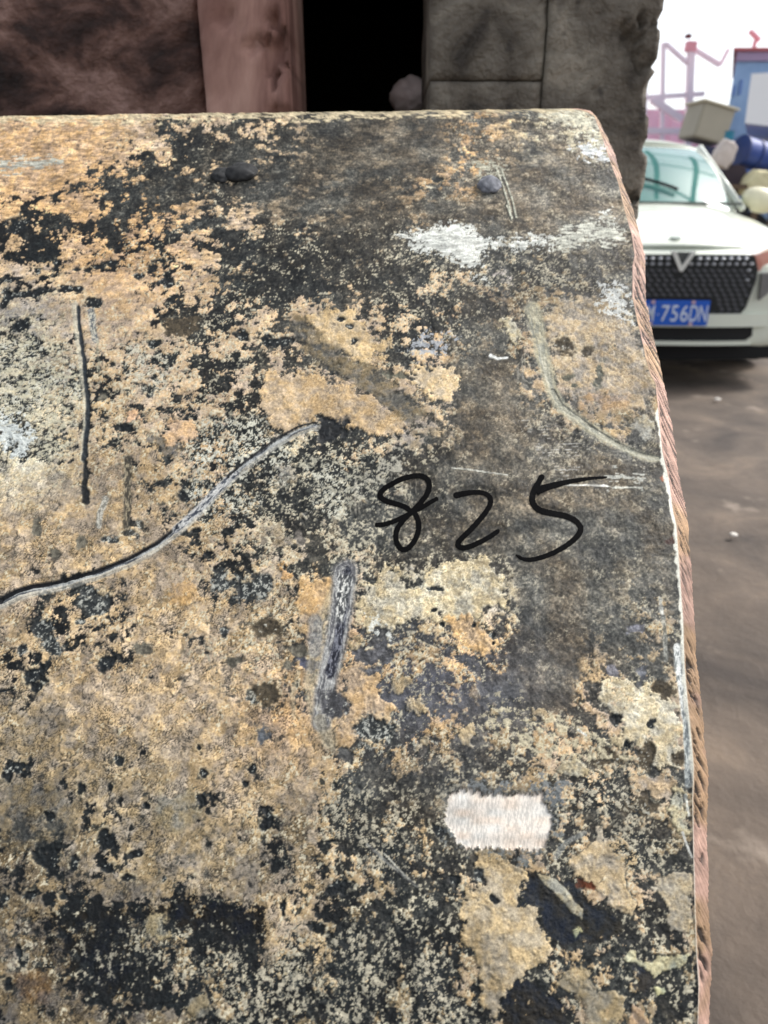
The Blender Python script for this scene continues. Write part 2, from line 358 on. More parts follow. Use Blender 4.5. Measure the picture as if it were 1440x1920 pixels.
def blob(cx, cy, rx, ry, c=(24, 29, 31), amt=1.0, sink=0.7, speck=0.3, rot=0.0, rim=0.45, soft=.22):
    c = np.array(c, float); i = np.nonzero((abs(px - cx) < rx * 2 + ry + 14) & (abs(py - cy) < ry * 2 + rx + 14))[0]
    k = min(1.0, (rx + ry) / 30)
    dx = px[i] - cx + (qx[i] - px[i]) * .65 * k; dy = py[i] - cy + (qy[i] - py[i]) * .65 * k
    ca, sa = math.cos(rot), math.sin(rot); dx, dy = dx * ca + dy * sa, -dx * sa + dy * ca
    r = np.hypot(dx / rx, dy / ry) * (1 + .5 * k * (nM[i] - .5)); m = sst(1 + soft, 1 - soft, r)
    pr = np.exp(-((r - 1.25) / .16) ** 2) * rim * sst(.3, .7, nM[i]); mixc(i, pr, np.array([206, 198, 172]))
    cc = c * (0.75 + .5 * nB[i])[:, None]
    mixc(i, m * amt, cc)
    ms_ = m * sst(1 - speck * .5, 1 - speck * .5 + .06, nF[i] * .5 + nB[i] * .5) * amt * .8; mixc(i, ms_, np.array([188, 188, 176]))
    h[i] -= sink * m * amt
def stroke(P, w, c, amt=1.0, deep=0.0, jag=.35, streak=0.0, w2=None, side=0, fade=False, c2=None, soft=.3):
    """scratch or smear along a line; w in photo pixels; streak mixes in fine lengthwise lines of colour c2"""
    c = np.array(c, float); i = around(P, max(w, w2 or 0) * 2 + 14)
    X_ = px[i] + (qx[i] - px[i]) * jag * .35; Y_ = py[i] + (qy[i] - py[i]) * jag * .35
    d, t, sg = pdist(P, X_, Y_); ww = (w + ((w2 if w2 is not None else w) - w) * t) * .5
    sd = d * sg
    if side: d = np.abs(sd - side)
    m = sst(ww * (1 + soft) + .6, ww * (1 - soft) - .1, d) * amt
    if fade: m = m * sst(0, .12, t) * sst(1, .85, t)
    if streak:
        sn = vnoise(sd / 2.4 + 50, t * 14 + 3, 5) * .6 + vnoise(sd / 1.1 + 9, t * 30, 8) * .4
        cc = c + (np.array(c2, float) - c) * sst(.5 - streak * .2, .72 - streak * .2, sn)[:, None]
    else: cc = c * (0.85 + .3 * nB[i])[:, None]
    mixc(i, m, cc); h[i] -= deep * m
    return i, m

# islands of tan, cream and orange scale
T1 = (196, 170, 130); CR = (214, 200, 160); OR = (214, 162, 92); OL = (176, 168, 132)
patch([(500, 700), (540, 695), (600, 710), (650, 725), (700, 750), (760, 780), (768, 805), (750, 815), (700, 818), (660, 805), (630, 790), (600, 775), (560, 800), (520, 805), (490, 780), (478, 735)], (210, 174, 122))
patch([(575, 590), (620, 580), (665, 585), (680, 610), (700, 640), (735, 635), (730, 660), (705, 665), (700, 680), (650, 670), (620, 650), (590, 620)], (216, 182, 126), pock=.1)
patch([(770, 700), (800, 690), (850, 690), (862, 720), (850, 760), (820, 755), (795, 735), (770, 725)], (210, 180, 130), pock=.12)
patch([(312, 790), (340, 785), (362, 800), (372, 820), (350, 835), (330, 840), (300, 830)], (196, 156, 110)); patch([(370, 845), (395, 825), (430, 840), (425, 868), (390, 870), (355, 872)], (196, 160, 112))
patch([(240, 772), (262, 768), (270, 780), (255, 788), (240, 785)], (206, 160, 118)); patch([(285, 818), (300, 822), (318, 836), (338, 840), (335, 852), (312, 850), (290, 835)], (122, 116, 106), raise_=-.1)
patch([(518, 868), (550, 870), (554, 895), (530, 908), (516, 892)], (156, 146, 124)); patch([(935, 598), (962, 598), (975, 625), (968, 642), (950, 632)], (206, 190, 146))
patch([(1050, 560), (1100, 555), (1160, 590), (1192, 612), (1205, 660), (1215, 690), (1224, 735), (1200, 772), (1140, 770), (1090, 765), (1062, 740), (1040, 690), (1030, 640), (1020, 600)], (184, 162, 128), pock=.05, raise_=.15, soft=14, amt=.75, rimd=.1)
patch([(1090, 740), (1120, 732), (1180, 742), (1172, 762), (1130, 768), (1095, 760)], (190, 146, 100), amt=.6, raise_=0, soft=12, rimd=0)
patch([(1180, 788), (1230, 782), (1236, 820), (1205, 832), (1185, 812)], (158, 150, 126), raise_=.1)
patch([(720, 1060), (740, 1070), (760, 1095), (790, 1110), (800, 1080), (830, 1055), (870, 1045), (930, 1060), (945, 1090), (940, 1130), (900, 1150), (870, 1165), (830, 1160), (780, 1165), (730, 1180), (690, 1180), (665, 1160), (670, 1120), (700, 1090)], (212, 194, 150), pock=.14)
patch([(840, 1160), (880, 1150), (900, 1165), (915, 1190), (935, 1205), (932, 1225), (905, 1228), (880, 1215), (860, 1205), (845, 1180)], (212, 168, 108), pock=.08, rimd=.15, raise_=.1)
patch([(555, 1095), (580, 1085), (618, 1085), (620, 1150), (600, 1162), (575, 1150), (555, 1130)], (208, 162, 100), soft=14, amt=.9, rimd=.1); patch([(518, 1068), (535, 1062), (545, 1078), (536, 1090), (522, 1086)], (208, 154, 84), rimd=.1)
patch([(310, 1100), (340, 1085), (375, 1098), (380, 1120), (350, 1138), (322, 1130)], (206, 158, 92), soft=10, amt=.8, rimd=.2)
patch([(645, 1250), (690, 1235), (710, 1290), (735, 1330), (725, 1350), (680, 1345), (665, 1370), (665, 1395), (640, 1400), (625, 1380), (645, 1340), (650, 1300)], (192, 156, 108), pock=.01, raise_=.3)
patch([(1125, 1275), (1150, 1270), (1185, 1272), (1195, 1285), (1215, 1290), (1222, 1305), (1260, 1310), (1268, 1300), (1275, 1330), (1278, 1440), (1240, 1445), (1225, 1440), (1220, 1400), (1185, 1390), (1160, 1395), (1120, 1400), (1140, 1385), (1165, 1380), (1170, 1355), (1150, 1340), (1125, 1330)], (206, 190, 150), pock=.10)
patch([(1175, 1460), (1225, 1455), (1270, 1470), (1262, 1500), (1245, 1498), (1225, 1490), (1190, 1497), (1180, 1480)], (180, 156, 122)); patch([(1255, 1490), (1285, 1480), (1295, 1560), (1280, 1568), (1265, 1555), (1255, 1520)], (172, 164, 130))
patch([(1042, 1436), (1060, 1422), (1095, 1428), (1104, 1448), (1080, 1464), (1050, 1456)], (164, 150, 114))
for q in [[(990, 1330), (1015, 1335), (1012, 1350), (992, 1348)], [(735, 1275), (770, 1268), (775, 1290), (750, 1300), (730, 1295)], [(755, 1320), (790, 1305), (800, 1325), (780, 1340), (760, 1335)], [(860, 1370), (885, 1358), (892, 1395), (870, 1410)], [(905, 1335), (930, 1332), (928, 1345), (908, 1346)], [(780, 1380), (800, 1385), (795, 1410), (778, 1405)], [(655, 1205), (672, 1200), (675, 1216), (658, 1216)]]: patch(q, (176, 156, 118))
DKP = (30, 33, 37)
patch([(985, 1632), (1005, 1640), (1020, 1662), (1050, 1690), (1070, 1715), (1095, 1728), (1100, 1760), (1060, 1775), (1020, 1755), (1012, 1700), (980, 1690), (975, 1670)], DKP, raise_=-.2, pock=.05, rimd=0)
patch([(1060, 1645), (1085, 1655), (1115, 1690), (1160, 1720), (1165, 1750), (1120, 1768), (1095, 1755), (1088, 1700), (1070, 1672)], (34, 36, 37), raise_=-.2, pock=.05, rimd=0)
patch([(962, 1830), (985, 1840), (1000, 1850), (1040, 1860), (1065, 1885), (1060, 1925), (945, 1925), (945, 1880), (955, 1850)], (28, 30, 33), raise_=-.2, pock=.05, rimd=0)
patch([(1190, 1810), (1225, 1820), (1235, 1845), (1205, 1860), (1195, 1840)], (44, 46, 50), raise_=-.2, pock=0, rimd=0)
patch([(245, 1725), (310, 1700), (400, 1680), (470, 1690), (498, 1720), (495, 1760), (440, 1765), (400, 1745), (330, 1735), (312, 1725), (300, 1760), (240, 1740)], (13, 15, 18), raise_=-.3, pock=.34, rag=26, rimd=0)
patch([(160, 1720), (200, 1695), (220, 1730), (260, 1740), (258, 1790), (235, 1850), (190, 1880), (170, 1850), (110, 1800), (75, 1740), (50, 1722), (80, 1715), (120, 1735)], (13, 15, 16), raise_=-.3, pock=.40, rag=26, rimd=0)
patch([(890, 1600), (930, 1605), (975, 1625), (985, 1635), (980, 1670), (975, 1690), (1005, 1700), (1010, 1730), (1030, 1755), (1035, 1790), (1010, 1815), (985, 1825), (965, 1850), (950, 1870), (945, 1900), (925, 1910), (905, 1890), (900, 1830), (895, 1790), (870, 1760), (860, 1700), (880, 1665), (905, 1650), (895, 1620)], (184, 160, 116), pock=.04)
patch([(1112, 1545), (1125, 1550), (1140, 1570), (1175, 1580), (1200, 1590), (1203, 1615), (1180, 1625), (1170, 1650), (1188, 1700), (1180, 1715), (1165, 1710), (1150, 1695), (1135, 1680), (1120, 1660), (1105, 1645), (1075, 1640), (1066, 1620), (1075, 1605), (1100, 1590), (1115, 1565)], rag=2.5, c=(196, 172, 130), wob=.8, pock=.05)
patch([(1005, 1640), (1040, 1648), (1062, 1665), (1078, 1690), (1092, 1705), (1093, 1725), (1070, 1712), (1055, 1690), (1035, 1670), (1020, 1660)], wob=.3, rag=2, c=(170, 160, 128), pock=0, raise_=.3)
patch([(1230, 1645), (1260, 1640), (1298, 1632), (1298, 1730), (1285, 1750), (1255, 1748), (1250, 1725), (1255, 1700), (1235, 1680), (1223, 1665)], rag=2.5, c=(190, 170, 130))
patch([(1090, 1810), (1112, 1820), (1110, 1840), (1125, 1865), (1150, 1858), (1178, 1868), (1175, 1900), (1150, 1930), (1100, 1925), (1098, 1885), (1065, 1860), (1045, 1840), (1060, 1820)], rag=2.5, c=(176, 156, 114))
patch([(1190, 1880), (1212, 1895), (1218, 1930), (1180, 1930)], rag=2.5, c=(184, 150, 112))
patch([(1180, 1780), (1190, 1785), (1195, 1800), (1220, 1810), (1235, 1795), (1260, 1795), (1290, 1790), (1285, 1805), (1265, 1820), (1240, 1820), (1228, 1835), (1222, 1820), (1195, 1812), (1170, 1795)], (172, 168, 130), pock=0, wob=.4)
patch([(1230, 1853), (1250, 1851), (1254, 1862), (1234, 1864)], (172, 172, 124), pock=0, wob=.4); patch([(1072, 1745), (1086, 1740), (1090, 1752), (1080, 1762)], (168, 168, 120), pock=0, wob=.4)
patch([(535, 1815), (562, 1818), (566, 1850), (548, 1860), (538, 1840)], (150, 142, 112), pock=0); patch([(262, 1728), (300, 1726), (316, 1755), (268, 1765)], (140, 130, 100), pock=0)
patch([(350, 1870), (375, 1862), (400, 1880), (396, 1912), (370, 1915), (352, 1890)], (126, 116, 90), pock=0); patch([(0, 1470), (90, 1470), (140, 1500), (130, 1560), (60, 1590), (0, 1600)], (128, 116, 90), pock=.02, amt=.6, soft=12, rimd=.3, raise_=-.1)
patch([(290, 1490), (360, 1480), (380, 1530), (340, 1560), (290, 1540)], (136, 126, 98), pock=0, amt=.7, rimd=.3, raise_=-.15)
patch([(25, 1830), (70, 1822), (100, 1850), (90, 1880), (40, 1870)], (110, 80, 52), pock=0, amt=.5, soft=20, rimd=0, raise_=0)
# dents, craters and loose dark spots
for b in [(60, 548, 42, 9), (12, 558, 14, 15), (130, 545, 22, 7), (101, 505, 7, 20), (68, 508, 6, 5), (175, 567, 14, 9), (40, 610, 14, 12), (12, 525, 10, 8), (145, 505, 8, 3), (166, 507, 10, 5), (186, 500, 13, 5), (208, 495, 12, 4), (52, 632, 8, 6), (290, 643, 12, 7), (455, 630, 14, 12), (510, 638, 30, 10), (35, 420, 20, 12), (265, 520, 12, 6), (300, 490, 14, 7), (315, 530, 14, 8),
          (280, 730, 15, 10), (240, 799, 14, 5), (632, 690, 14, 10), (760, 655, 12, 8), (350, 920, 18, 13), (368, 992, 10, 5), (390, 1035, 7, 6), (62, 1268, 20, 20), (70, 1292, 12, 12), (205, 1245, 13, 13), (5, 1295, 12, 3), (225, 1430, 9, 12), (35, 1440, 18, 12), (14, 1457, 10, 12), (150, 1477, 7, 13), (208, 1478, 5, 10), (382, 1450, 10, 11), (372, 1404, 6, 5), (470, 1442, 12, 8), (460, 1470, 8, 6), (372, 1503, 7, 14),
          (275, 1512, 7, 7), (95, 1530, 12, 9), (200, 1570, 14, 20), (90, 1610, 25, 18), (140, 1620, 7, 14), (255, 1600, 11, 10), (205, 1625, 13, 11), (240, 1645, 12, 8), (308, 1647, 5, 6), (55, 1680, 12, 14), (10, 1682, 10, 8), (115, 1680, 10, 8), (498, 1540, 14, 22), (625, 1578, 12, 6), (628, 1475, 7, 8), (535, 1700, 7, 18), (40, 1790, 7, 20), (15, 1850, 12, 12), (298, 1885, 8, 9), (855, 1650, 13, 9), (925, 1685, 9, 8),
          (635, 1665, 22, 14), (600, 1740, 14, 10), (1155, 1350, 9, 10), (1220, 1355, 10, 8), (888, 1172, 5, 5), (922, 1190, 5, 5), (925, 1205, 4, 4), (830, 1170, 5, 5), (812, 1145, 6, 4), (815, 1105, 12, 6), (1172, 1395, 8, 10), (640, 600, 7, 5), (655, 612, 6, 4), (665, 640, 8, 5), (820, 1560, 16, 12), (940, 1530, 0.1, 0.1)]:
    blob(*b, speck=.42)
for b in [(415, 1085, 17, 16), (475, 1103, 36, 24), (180, 1132, 24, 22), (165, 1112, 12, 10), (85, 1180, 18, 18), (100, 1213, 18, 14), (45, 1220, 12, 9), (470, 1305, 8, 14), (420, 1185, 9, 8), (150, 1168, 10, 6), (208, 1010, 15, 6), (705, 1368, 36, 24), (900, 1640, 10, 8)]: blob(*b, speck=.8, c=(52, 56, 56))
for b in [(70, 990, 15, 13), (150, 1020, 12, 12), (98, 1036, 9, 9), (555, 1222, 24, 12), (535, 1250, 9, 7), (493, 1378, 17, 14, (84, 88, 92)), (440, 1242, 16, 8), (272, 1218, 16, 13), (195, 747, 9, 8), (580, 1245, 22, 12, (70, 72, 84)), (655, 1410, 16, 14, (72, 72, 70)), (700, 1222, 38, 14, (80, 80, 82)), (698, 1255, 14, 8, (84, 84, 86)), (1190, 1180, 15, 12, (112, 112, 118)), (1150, 1260, 12, 8, (116, 114, 118)), (1205, 1265, 10, 18, (100, 102, 106)), (493, 1012, 6, 8, (120, 112, 98)), (560, 1010, 9, 14, (110, 104, 96)), (745, 705, 20, 9, (100, 98, 84)), (1120, 700, 7, 22, (96, 96, 84)), (1076, 724, 7, 5, (96, 96, 84)), (1062, 706, 12, 5, (96, 94, 80))]:
    blob(*b[:4], c=b[4] if len(b) > 4 else (98, 94, 82), speck=.05, sink=.25, rim=.15)
for b in [(500, 1300, 28, 18), (505, 1178, 24, 18), (1140, 1425, 32, 18), (1212, 1420, 14, 26), (1200, 1515, 36, 20), (1272, 1420, 12, 12), (1243, 1292, 22, 18), (340, 612, 34, 22), (1060, 650, 20, 18), (1100, 660, 10, 8), (1072, 1520, 10, 8)]: blob(*b, c=(74, 66, 52), speck=.3, sink=.25)
blob(1100, 1652, 20, 9, c=(84, 46, 28), speck=0, sink=.2, rim=0, rot=.3); blob(1262, 1012, 14, 9, c=(86, 50, 40), amt=.7, speck=.3, sink=.1, rim=0); blob(1248, 893, 9, 4, c=(150, 92, 66), speck=.2, sink=0, rim=0)
blob(620, 806, 32, 20, c=(34, 36, 38), speck=.12, rim=0); blob(820, 338, 10, 7, c=(46, 50, 48), speck=0); blob(880, 1150, 0.1, 0.1)
patch([(540, 590), (575, 600), (620, 645), (690, 690), (765, 745), (790, 775), (770, 795), (700, 745), (640, 705), (590, 670), (550, 630)], (128, 116, 90), pock=.05, raise_=-.15, amt=.8, soft=10, rimd=.1)
def grain(P, den=.5, lo=(34, 38, 38), hi=(204, 202, 184), amt=.9, sc=1.7):
    i = around(P, 40); X_ = qx[i]; Y_ = qy[i]; ins = inpoly(P, X_, Y_); d, _, _ = pdist(P, X_, Y_, True); sd = np.where(ins, d, -d); k = sst(-16, 22, sd) * (.35 + .95 * clus[i])
    g1 = rank(fbm(X[i], Y[i], sc * 1.6, 4, 141, .75)); g2 = rank(fbm(X[i], Y[i], sc * 1.3, 4, 151, .75))
    mixc(i, sst(1 - den * k, 1 - den * k + .1, g1) * amt * k ** .5, np.array(lo, float)); mixc(i, sst(1 - den * k * .7, 1 - den * k * .7 + .1, g2) * amt * k ** .5, np.array(hi, float)); h[i] += .16 * k * (g2 - g1)
for P_, d_ in (([(-20, 640), (60, 625), (130, 650), (160, 700), (155, 790), (120, 850), (40, 862), (-20, 850)], .55), ([(230, 640), (310, 650), (330, 700), (290, 750), (240, 700)], .5), ([(400, 790), (480, 770), (560, 830), (560, 900), (480, 960), (430, 1000), (400, 930), (330, 860)], .5),
               ([(560, 850), (640, 850), (720, 890), (700, 950), (640, 980), (590, 960)], .42), ([(330, 900), (400, 900), (420, 960), (380, 980), (340, 960)], .5), ([(620, 1440), (700, 1500), (780, 1600), (740, 1660), (660, 1600), (600, 1520)], .5), ([(455, 1810), (560, 1740), (700, 1700), (830, 1790), (900, 1930), (420, 1930)], .42),
               ([(100, 1740), (300, 1730), (500, 1770), (480, 1880), (300, 1840), (150, 1850)], .34), ([(660, 1380), (760, 1330), (860, 1400), (800, 1450), (700, 1440)], .36), ([(1040, 1480), (1160, 1430), (1260, 1560), (1220, 1660), (1080, 1560)], .34), ([(0, 1700), (60, 1700), (90, 1800), (0, 1830)], .3)): grain(P_, d_, hi=(204, 202, 184) if P_[0][1] < 1400 else (176, 169, 148))
# white scuffs
def scuff(P, c=(226, 228, 218), amt=.9, den=.62, sx=1.0):
    i = around(P, 40); X_ = qx[i]; Y_ = qy[i]; ins = inpoly(P, X_, Y_); d, _, _ = pdist(P, X_, Y_, True); sd = np.where(ins, d, -d)
    k = sst(-14, 16, sd); nn = rank(fbm(X[i] / sx, Y[i] * 1.3, 4.0, 5, 95, .72)); m = sst(1 - den * k * 1.35 - .12, 1 - den * k * 1.35 + .12, nn) * amt * sst(0, .15, k)
    mixc(i, m, np.array(c, float)); h[i] += .05 * m
scuff([(745, 440), (800, 432), (850, 420), (890, 430), (900, 442), (960, 450), (930, 465), (900, 480), (880, 500), (860, 490), (820, 470), (790, 462)], den=.8)
scuff([(1050, 432), (1100, 420), (1130, 415), (1170, 425), (1180, 445), (1120, 455), (1060, 465), (1030, 460), (1040, 440)], c=(206, 206, 190), den=.72, sx=2)
scuff([(955, 448), (1000, 440), (1035, 448), (1030, 462), (980, 466), (950, 460)], den=.6); scuff([(885, 512), (905, 510), (910, 525), (892, 525)]); scuff([(925, 505), (960, 508), (962, 520), (935, 518)], c=(190, 180, 170), den=.5)
scuff([(1120, 535), (1165, 530), (1188, 560), (1190, 600), (1165, 605), (1130, 580)], c=(208, 210, 204), den=.5); scuff([(1125, 395), (1150, 395), (1155, 410), (1130, 410)], den=.4)
scuff([(1010, 207), (1080, 208), (1110, 220), (1128, 258), (1135, 295), (1100, 298), (1085, 285), (1110, 270), (1095, 240), (1040, 222), (1000, 218)], c=(216, 212, 188), den=.85)
scuff([(1085, 274), (1135, 270), (1138, 295), (1095, 297)], c=(226, 230, 228), den=.8)
scuff([(-60, 205), (1075, 199), (1075, 212), (600, 217), (-60, 232)], c=(212, 196, 160), den=.75, sx=3)
scuff([(0, 308), (60, 298), (120, 296), (120, 308), (60, 316), (0, 322)], c=(178, 180, 168), den=.8, sx=2)
scuff([(0, 640), (60, 625), (120, 650), (150, 700), (150, 790), (120, 850), (40, 860), (0, 850)], c=(196, 190, 164), den=.22)
scuff([(0, 780), (40, 785), (60, 810), (50, 850), (0, 850)], c=(206, 212, 208), den=.6)
scuff([(230, 650), (300, 650), (320, 700), (290, 740), (240, 700)], c=(206, 200, 178), den=.2); scuff([(550, 860), (640, 850), (720, 890), (700, 950), (640, 960), (590, 940)], c=(180, 176, 156), den=.2)
scuff([(760, 840), (690, 870), (690, 900), (760, 905)], c=(170, 166, 150), den=.4); scuff([(690, 1150), (720, 1160), (740, 1190), (720, 1200)], den=.5)
scuff([(900, 1540), (1040, 1470), (1060, 1500), (1050, 1600), (1000, 1620), (850, 1600), (820, 1560)], c=(116, 120, 118), den=.22)
scuff([(860, 640), (800, 620), (765, 640), (780, 665), (830, 665)], c=(170, 174, 178), den=.4)
scuff([(865, 1480), (1025, 1462), (1050, 1470), (1050, 1500), (880, 1500)], c=(118, 122, 122), den=.5)
scuff([(935, 1310), (1080, 1360), (1200, 1420), (1100, 1440), (960, 1400), (900, 1360)], c=(196, 186, 156), den=.25)

# ladder-like scuffs above the 5
for (cx_, cy_, rx_, ry_) in [(1016, 803, 18, 20), (1066, 838, 32, 18), (1070, 882, 26, 12), (1020, 850, 20, 12), (985, 800, 8, 8)]:
    i = np.nonzero((abs(px - cx_) < rx_ * 1.6) & (abs(py - cy_) < ry_ * 1.6))[0]; r = np.hypot((qx[i] - cx_) / rx_, (qy[i] - cy_) / ry_)
    m = sst(1.3, .3, r) * sst(.35, .75, .5 + .5 * np.sin(py[i] * 1.15 + 3 * w1[i])) * sst(.25, .7, nB[i]) * .8; mixc(i, m, np.array([196, 194, 186]))
# scratches and gouges
PALE = (190, 188, 172)
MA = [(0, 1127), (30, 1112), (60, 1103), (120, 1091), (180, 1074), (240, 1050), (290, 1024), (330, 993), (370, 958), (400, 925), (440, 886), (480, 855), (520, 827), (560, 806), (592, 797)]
stroke(MA, 20, (150, 148, 138), amt=.75, side=6, w2=6, deep=.2, streak=.6, c2=(200, 198, 186), jag=.2)  # pale lower wall of the gouge: its lit side put into the colour
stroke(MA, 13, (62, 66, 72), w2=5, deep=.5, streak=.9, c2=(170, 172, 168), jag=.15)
stroke(MA[:8], 8, (16, 18, 22), deep=1.0, side=-3, jag=.15, w2=4); stroke([(330, 993), (370, 958), (400, 925), (440, 886)], 14, (60, 66, 76), streak=1, c2=(188, 188, 184), jag=.2, deep=.2)  # dark upper wall of the gouge: its shade put into the colour
stroke([(430, 893), (480, 853), (520, 824), (560, 803), (590, 795)], 3, (28, 30, 32), side=-3, jag=.1, deep=.3); stroke([(-400, 1240), (-100, 1160), (0, 1127)], 12, (30, 32, 36), deep=.7)
MB = [(146, 575), (149, 610), (153, 640), (158, 680), (162, 720), (165, 760), (163, 800), (159, 835), (157, 860)]
stroke(MB, 14, (196, 192, 172), side=5, amt=.7, w2=4, jag=.3); stroke(MB, 6, (40, 46, 50), deep=.7, w2=9, jag=.3); stroke([(162, 865), (160, 900), (159, 938)], 6, (30, 32, 32), w2=15, deep=.6, jag=.6)
stroke([(171, 583), (175, 610), (178, 638)], 12, (70, 80, 90), amt=.8, streak=.8, c2=(190, 190, 176), deep=.3); stroke([(182, 640), (186, 700)], 4, (150, 146, 126), amt=.6)
stroke([(241, 862), (239, 900), (238, 950), (237, 985)], 15, (52, 50, 44), amt=.85, streak=.3, c2=(150, 140, 116), jag=.4, deep=.3); blob(240, 998, 14, 10, c=(60, 60, 56), speck=.7); blob(263, 984, 8, 8, c=(80, 78, 70), speck=.7)
stroke([(198, 935), (190, 955), (186, 985)], 12, (128, 126, 116), streak=.6, c2=(196, 192, 178), jag=.5)
MD = [(648, 1072), (643, 1110), (638, 1160), (630, 1205), (616, 1260), (608, 1310), (603, 1355)]
stroke([(640, 1085), (622, 1130), (605, 1170), (592, 1230), (585, 1290), (600, 1350), (618, 1392)], 30, (150, 142, 122), amt=.55, streak=.8, c2=(196, 184, 152), jag=.3)
stroke(MD, 46, (98, 98, 100), w2=34, streak=.7, c2=(168, 168, 164), deep=.35, jag=.25); stroke(MD[:5], 14, (30, 32, 42), side=-3, w2=18, streak=.5, c2=(120, 122, 130), deep=.3, jag=.15)
stroke([(650, 1070), (645, 1095), (640, 1130), (637, 1175)], 34, (214, 214, 206), w2=12, streak=.75, c2=(70, 72, 74), jag=.2, fade=True); stroke([(592, 1165), (590, 1220)], 26, (106, 108, 112), amt=.7, streak=.7, c2=(160, 160, 156))
blob(624, 1322, 21, 24, c=(76, 76, 78), speck=.5, sink=.3); stroke([(560, 1260), (548, 1300), (552, 1345)], 8, (196, 184, 154), amt=.5, streak=.5, c2=(120, 112, 90)); stroke([(600, 1350), (612, 1385), (626, 1410)], 22, (168, 160, 138), amt=.6, streak=.8, c2=(110, 104, 88), w2=10)
ME = [(1000, 580), (1008, 615), (1014, 650), (1024, 695), (1036, 735), (1052, 762), (1080, 784), (1120, 813), (1160, 836), (1200, 852), (1234, 861)]
stroke(ME, 30, (190, 184, 156), w2=12, amt=.8, streak=.3, c2=(150, 150, 134), jag=.6, deep=.2); stroke(ME[2:], 12, (150, 152, 140), amt=.7, w2=5, streak=.8, c2=(206, 202, 180), jag=.3, deep=.3); stroke(ME[4:], 2.5, (70, 72, 66), side=-5, jag=.2, amt=.8)
stroke([(1038, 907), (1100, 909), (1140, 911)], 2.4, (226, 224, 212), jag=.1, w2=3); stroke([(1150, 913), (1205, 914)], 3, (206, 206, 192), jag=.3); stroke([(848, 877), (900, 883), (952, 891)], 1.8, (204, 204, 190), jag=.05, amt=.9)
scuff([(1150, 890), (1200, 888), (1210, 905), (1150, 904)], c=(196, 196, 184), den=.5, sx=4)
stroke([(920, 667), (935, 672), (952, 671)], 6, (226, 226, 218), jag=.2, w2=3); stroke([(688, 1583), (730, 1620), (782, 1662)], 5, (150, 150, 142), amt=.75, streak=.5, c2=(70, 70, 70), jag=.2); stroke([(720, 1600), (760, 1642)], 2, (196, 194, 180), amt=.8, jag=.1)
stroke([(1236, 1125), (1240, 1140), (1243, 1158)], 7, (206, 206, 196), amt=.85, jag=1); stroke([(1243, 1158), (1246, 1190), (1249, 1238)], 8, (96, 98, 92), amt=.8, streak=.7, c2=(170, 170, 160), jag=.2, deep=.2)
stroke([(1270, 1213), (1274, 1260), (1282, 1305), (1286, 1340)], 14, (226, 228, 222), w2=16, streak=.15, c2=(130, 136, 134), jag=.1, deep=.3); stroke([(1286, 1335), (1288, 1370), (1290, 1425), (1292, 1470)], 13, (118, 124, 124), streak=.6, c2=(190, 194, 188), jag=.15, deep=.35)
stroke([(1279, 1562), (1289, 1585), (1298, 1606)], 4, (222, 222, 212), jag=.3); stroke([(1286, 1490), (1292, 1530)], 4, (206, 206, 194), jag=.4); stroke([(1040, 1610), (1060, 1580), (1095, 1562)], 9, (118, 122, 120), amt=.6, streak=.6, c2=(160, 162, 156), jag=.5)
stroke([(1083, 1368), (1098, 1380)], 3, (214, 214, 204), jag=.2); stroke([(785, 1200), (815, 1215)], 2, (186, 176, 150), jag=.2)
for P_ in [[(930, 312), (944, 348), (954, 385), (960, 408)], [(940, 316), (954, 352), (962, 380), (968, 406)], [(950, 385), (960, 410)]]:
    stroke(P_, 2.0, (196, 196, 176), jag=.15, deep=-.2); stroke(P_, 1.4, (56, 56, 50), side=3, jag=.15)
scuff([(885, 308), (930, 300), (945, 318), (925, 332), (900, 325)], c=(180, 178, 158), den=.7)
# fine vertical tool marks left of the 8
for (a0, a1, b0, b1) in [(655, 682, 885, 970), (712, 752, 855, 905), (965, 1000, 650, 720), (745, 790, 895, 940)]:
    i = np.nonzero((px > a0) & (px < a1) & (py > b0) & (py < b1))[0]
    m = sst(.55, .75, vnoise(px[i] / 2.1, py[i] / 30, 9)) * .5 * sst(a0, a0 + 6, px[i]) * sst(a1, a1 - 6, px[i]) * sst(b0, b0 + 15, py[i]) * sst(b1, b1 - 15, py[i]); mixc(i, m, np.array([186, 180, 164]))
# horizontal rolling grain in the far dark zone
gm = sst(620, 420, py) * .5; gn = rank(fbm(X * .35, Y * 1.2, 2.4, 4, 97, .7))
col *= (1 + gm * (gn - .5) * .8)[:, None]; h += .12 * gm * (gn - .5)
gm2 = np.exp(-(((px - 1000) / 260) ** 2 + ((py - 1100) / 260) ** 2)); col *= (1 + .25 * gm2 * (nB - .5))[:, None]

# worn bright line beside the torch-cut edge
edge_in = np.interp(py, INNER[:, 0], INNER[:, 1]); de = edge_in - px
wl_ = np.interp(py, [760, 785, 800, 840, 870, 960, 1040, 1120, 1200, 1440, 1470, 2000], [0, 7, 3, 3.5, 8, 5, 6, 5, 5, 5, 0, 0]) * (0.55 + .9 * rank(fbm(X, Y, 5, 3, 99)))
me_ = sst(wl_ + 1.2, wl_ - 1.2, de) * (wl_ > .8); col = col * (1 - me_[:, None]) + me_[:, None] * np.array([232, 230, 214]); h += .15 * me_
dk_ = sst(9, 2, de) * sst(1400, 1470, py) * .6; col *= (1 - dk_ * .5)[:, None]
ke = sst(7, 0, de); h = h * (1 - ke) + np.median(h) * ke

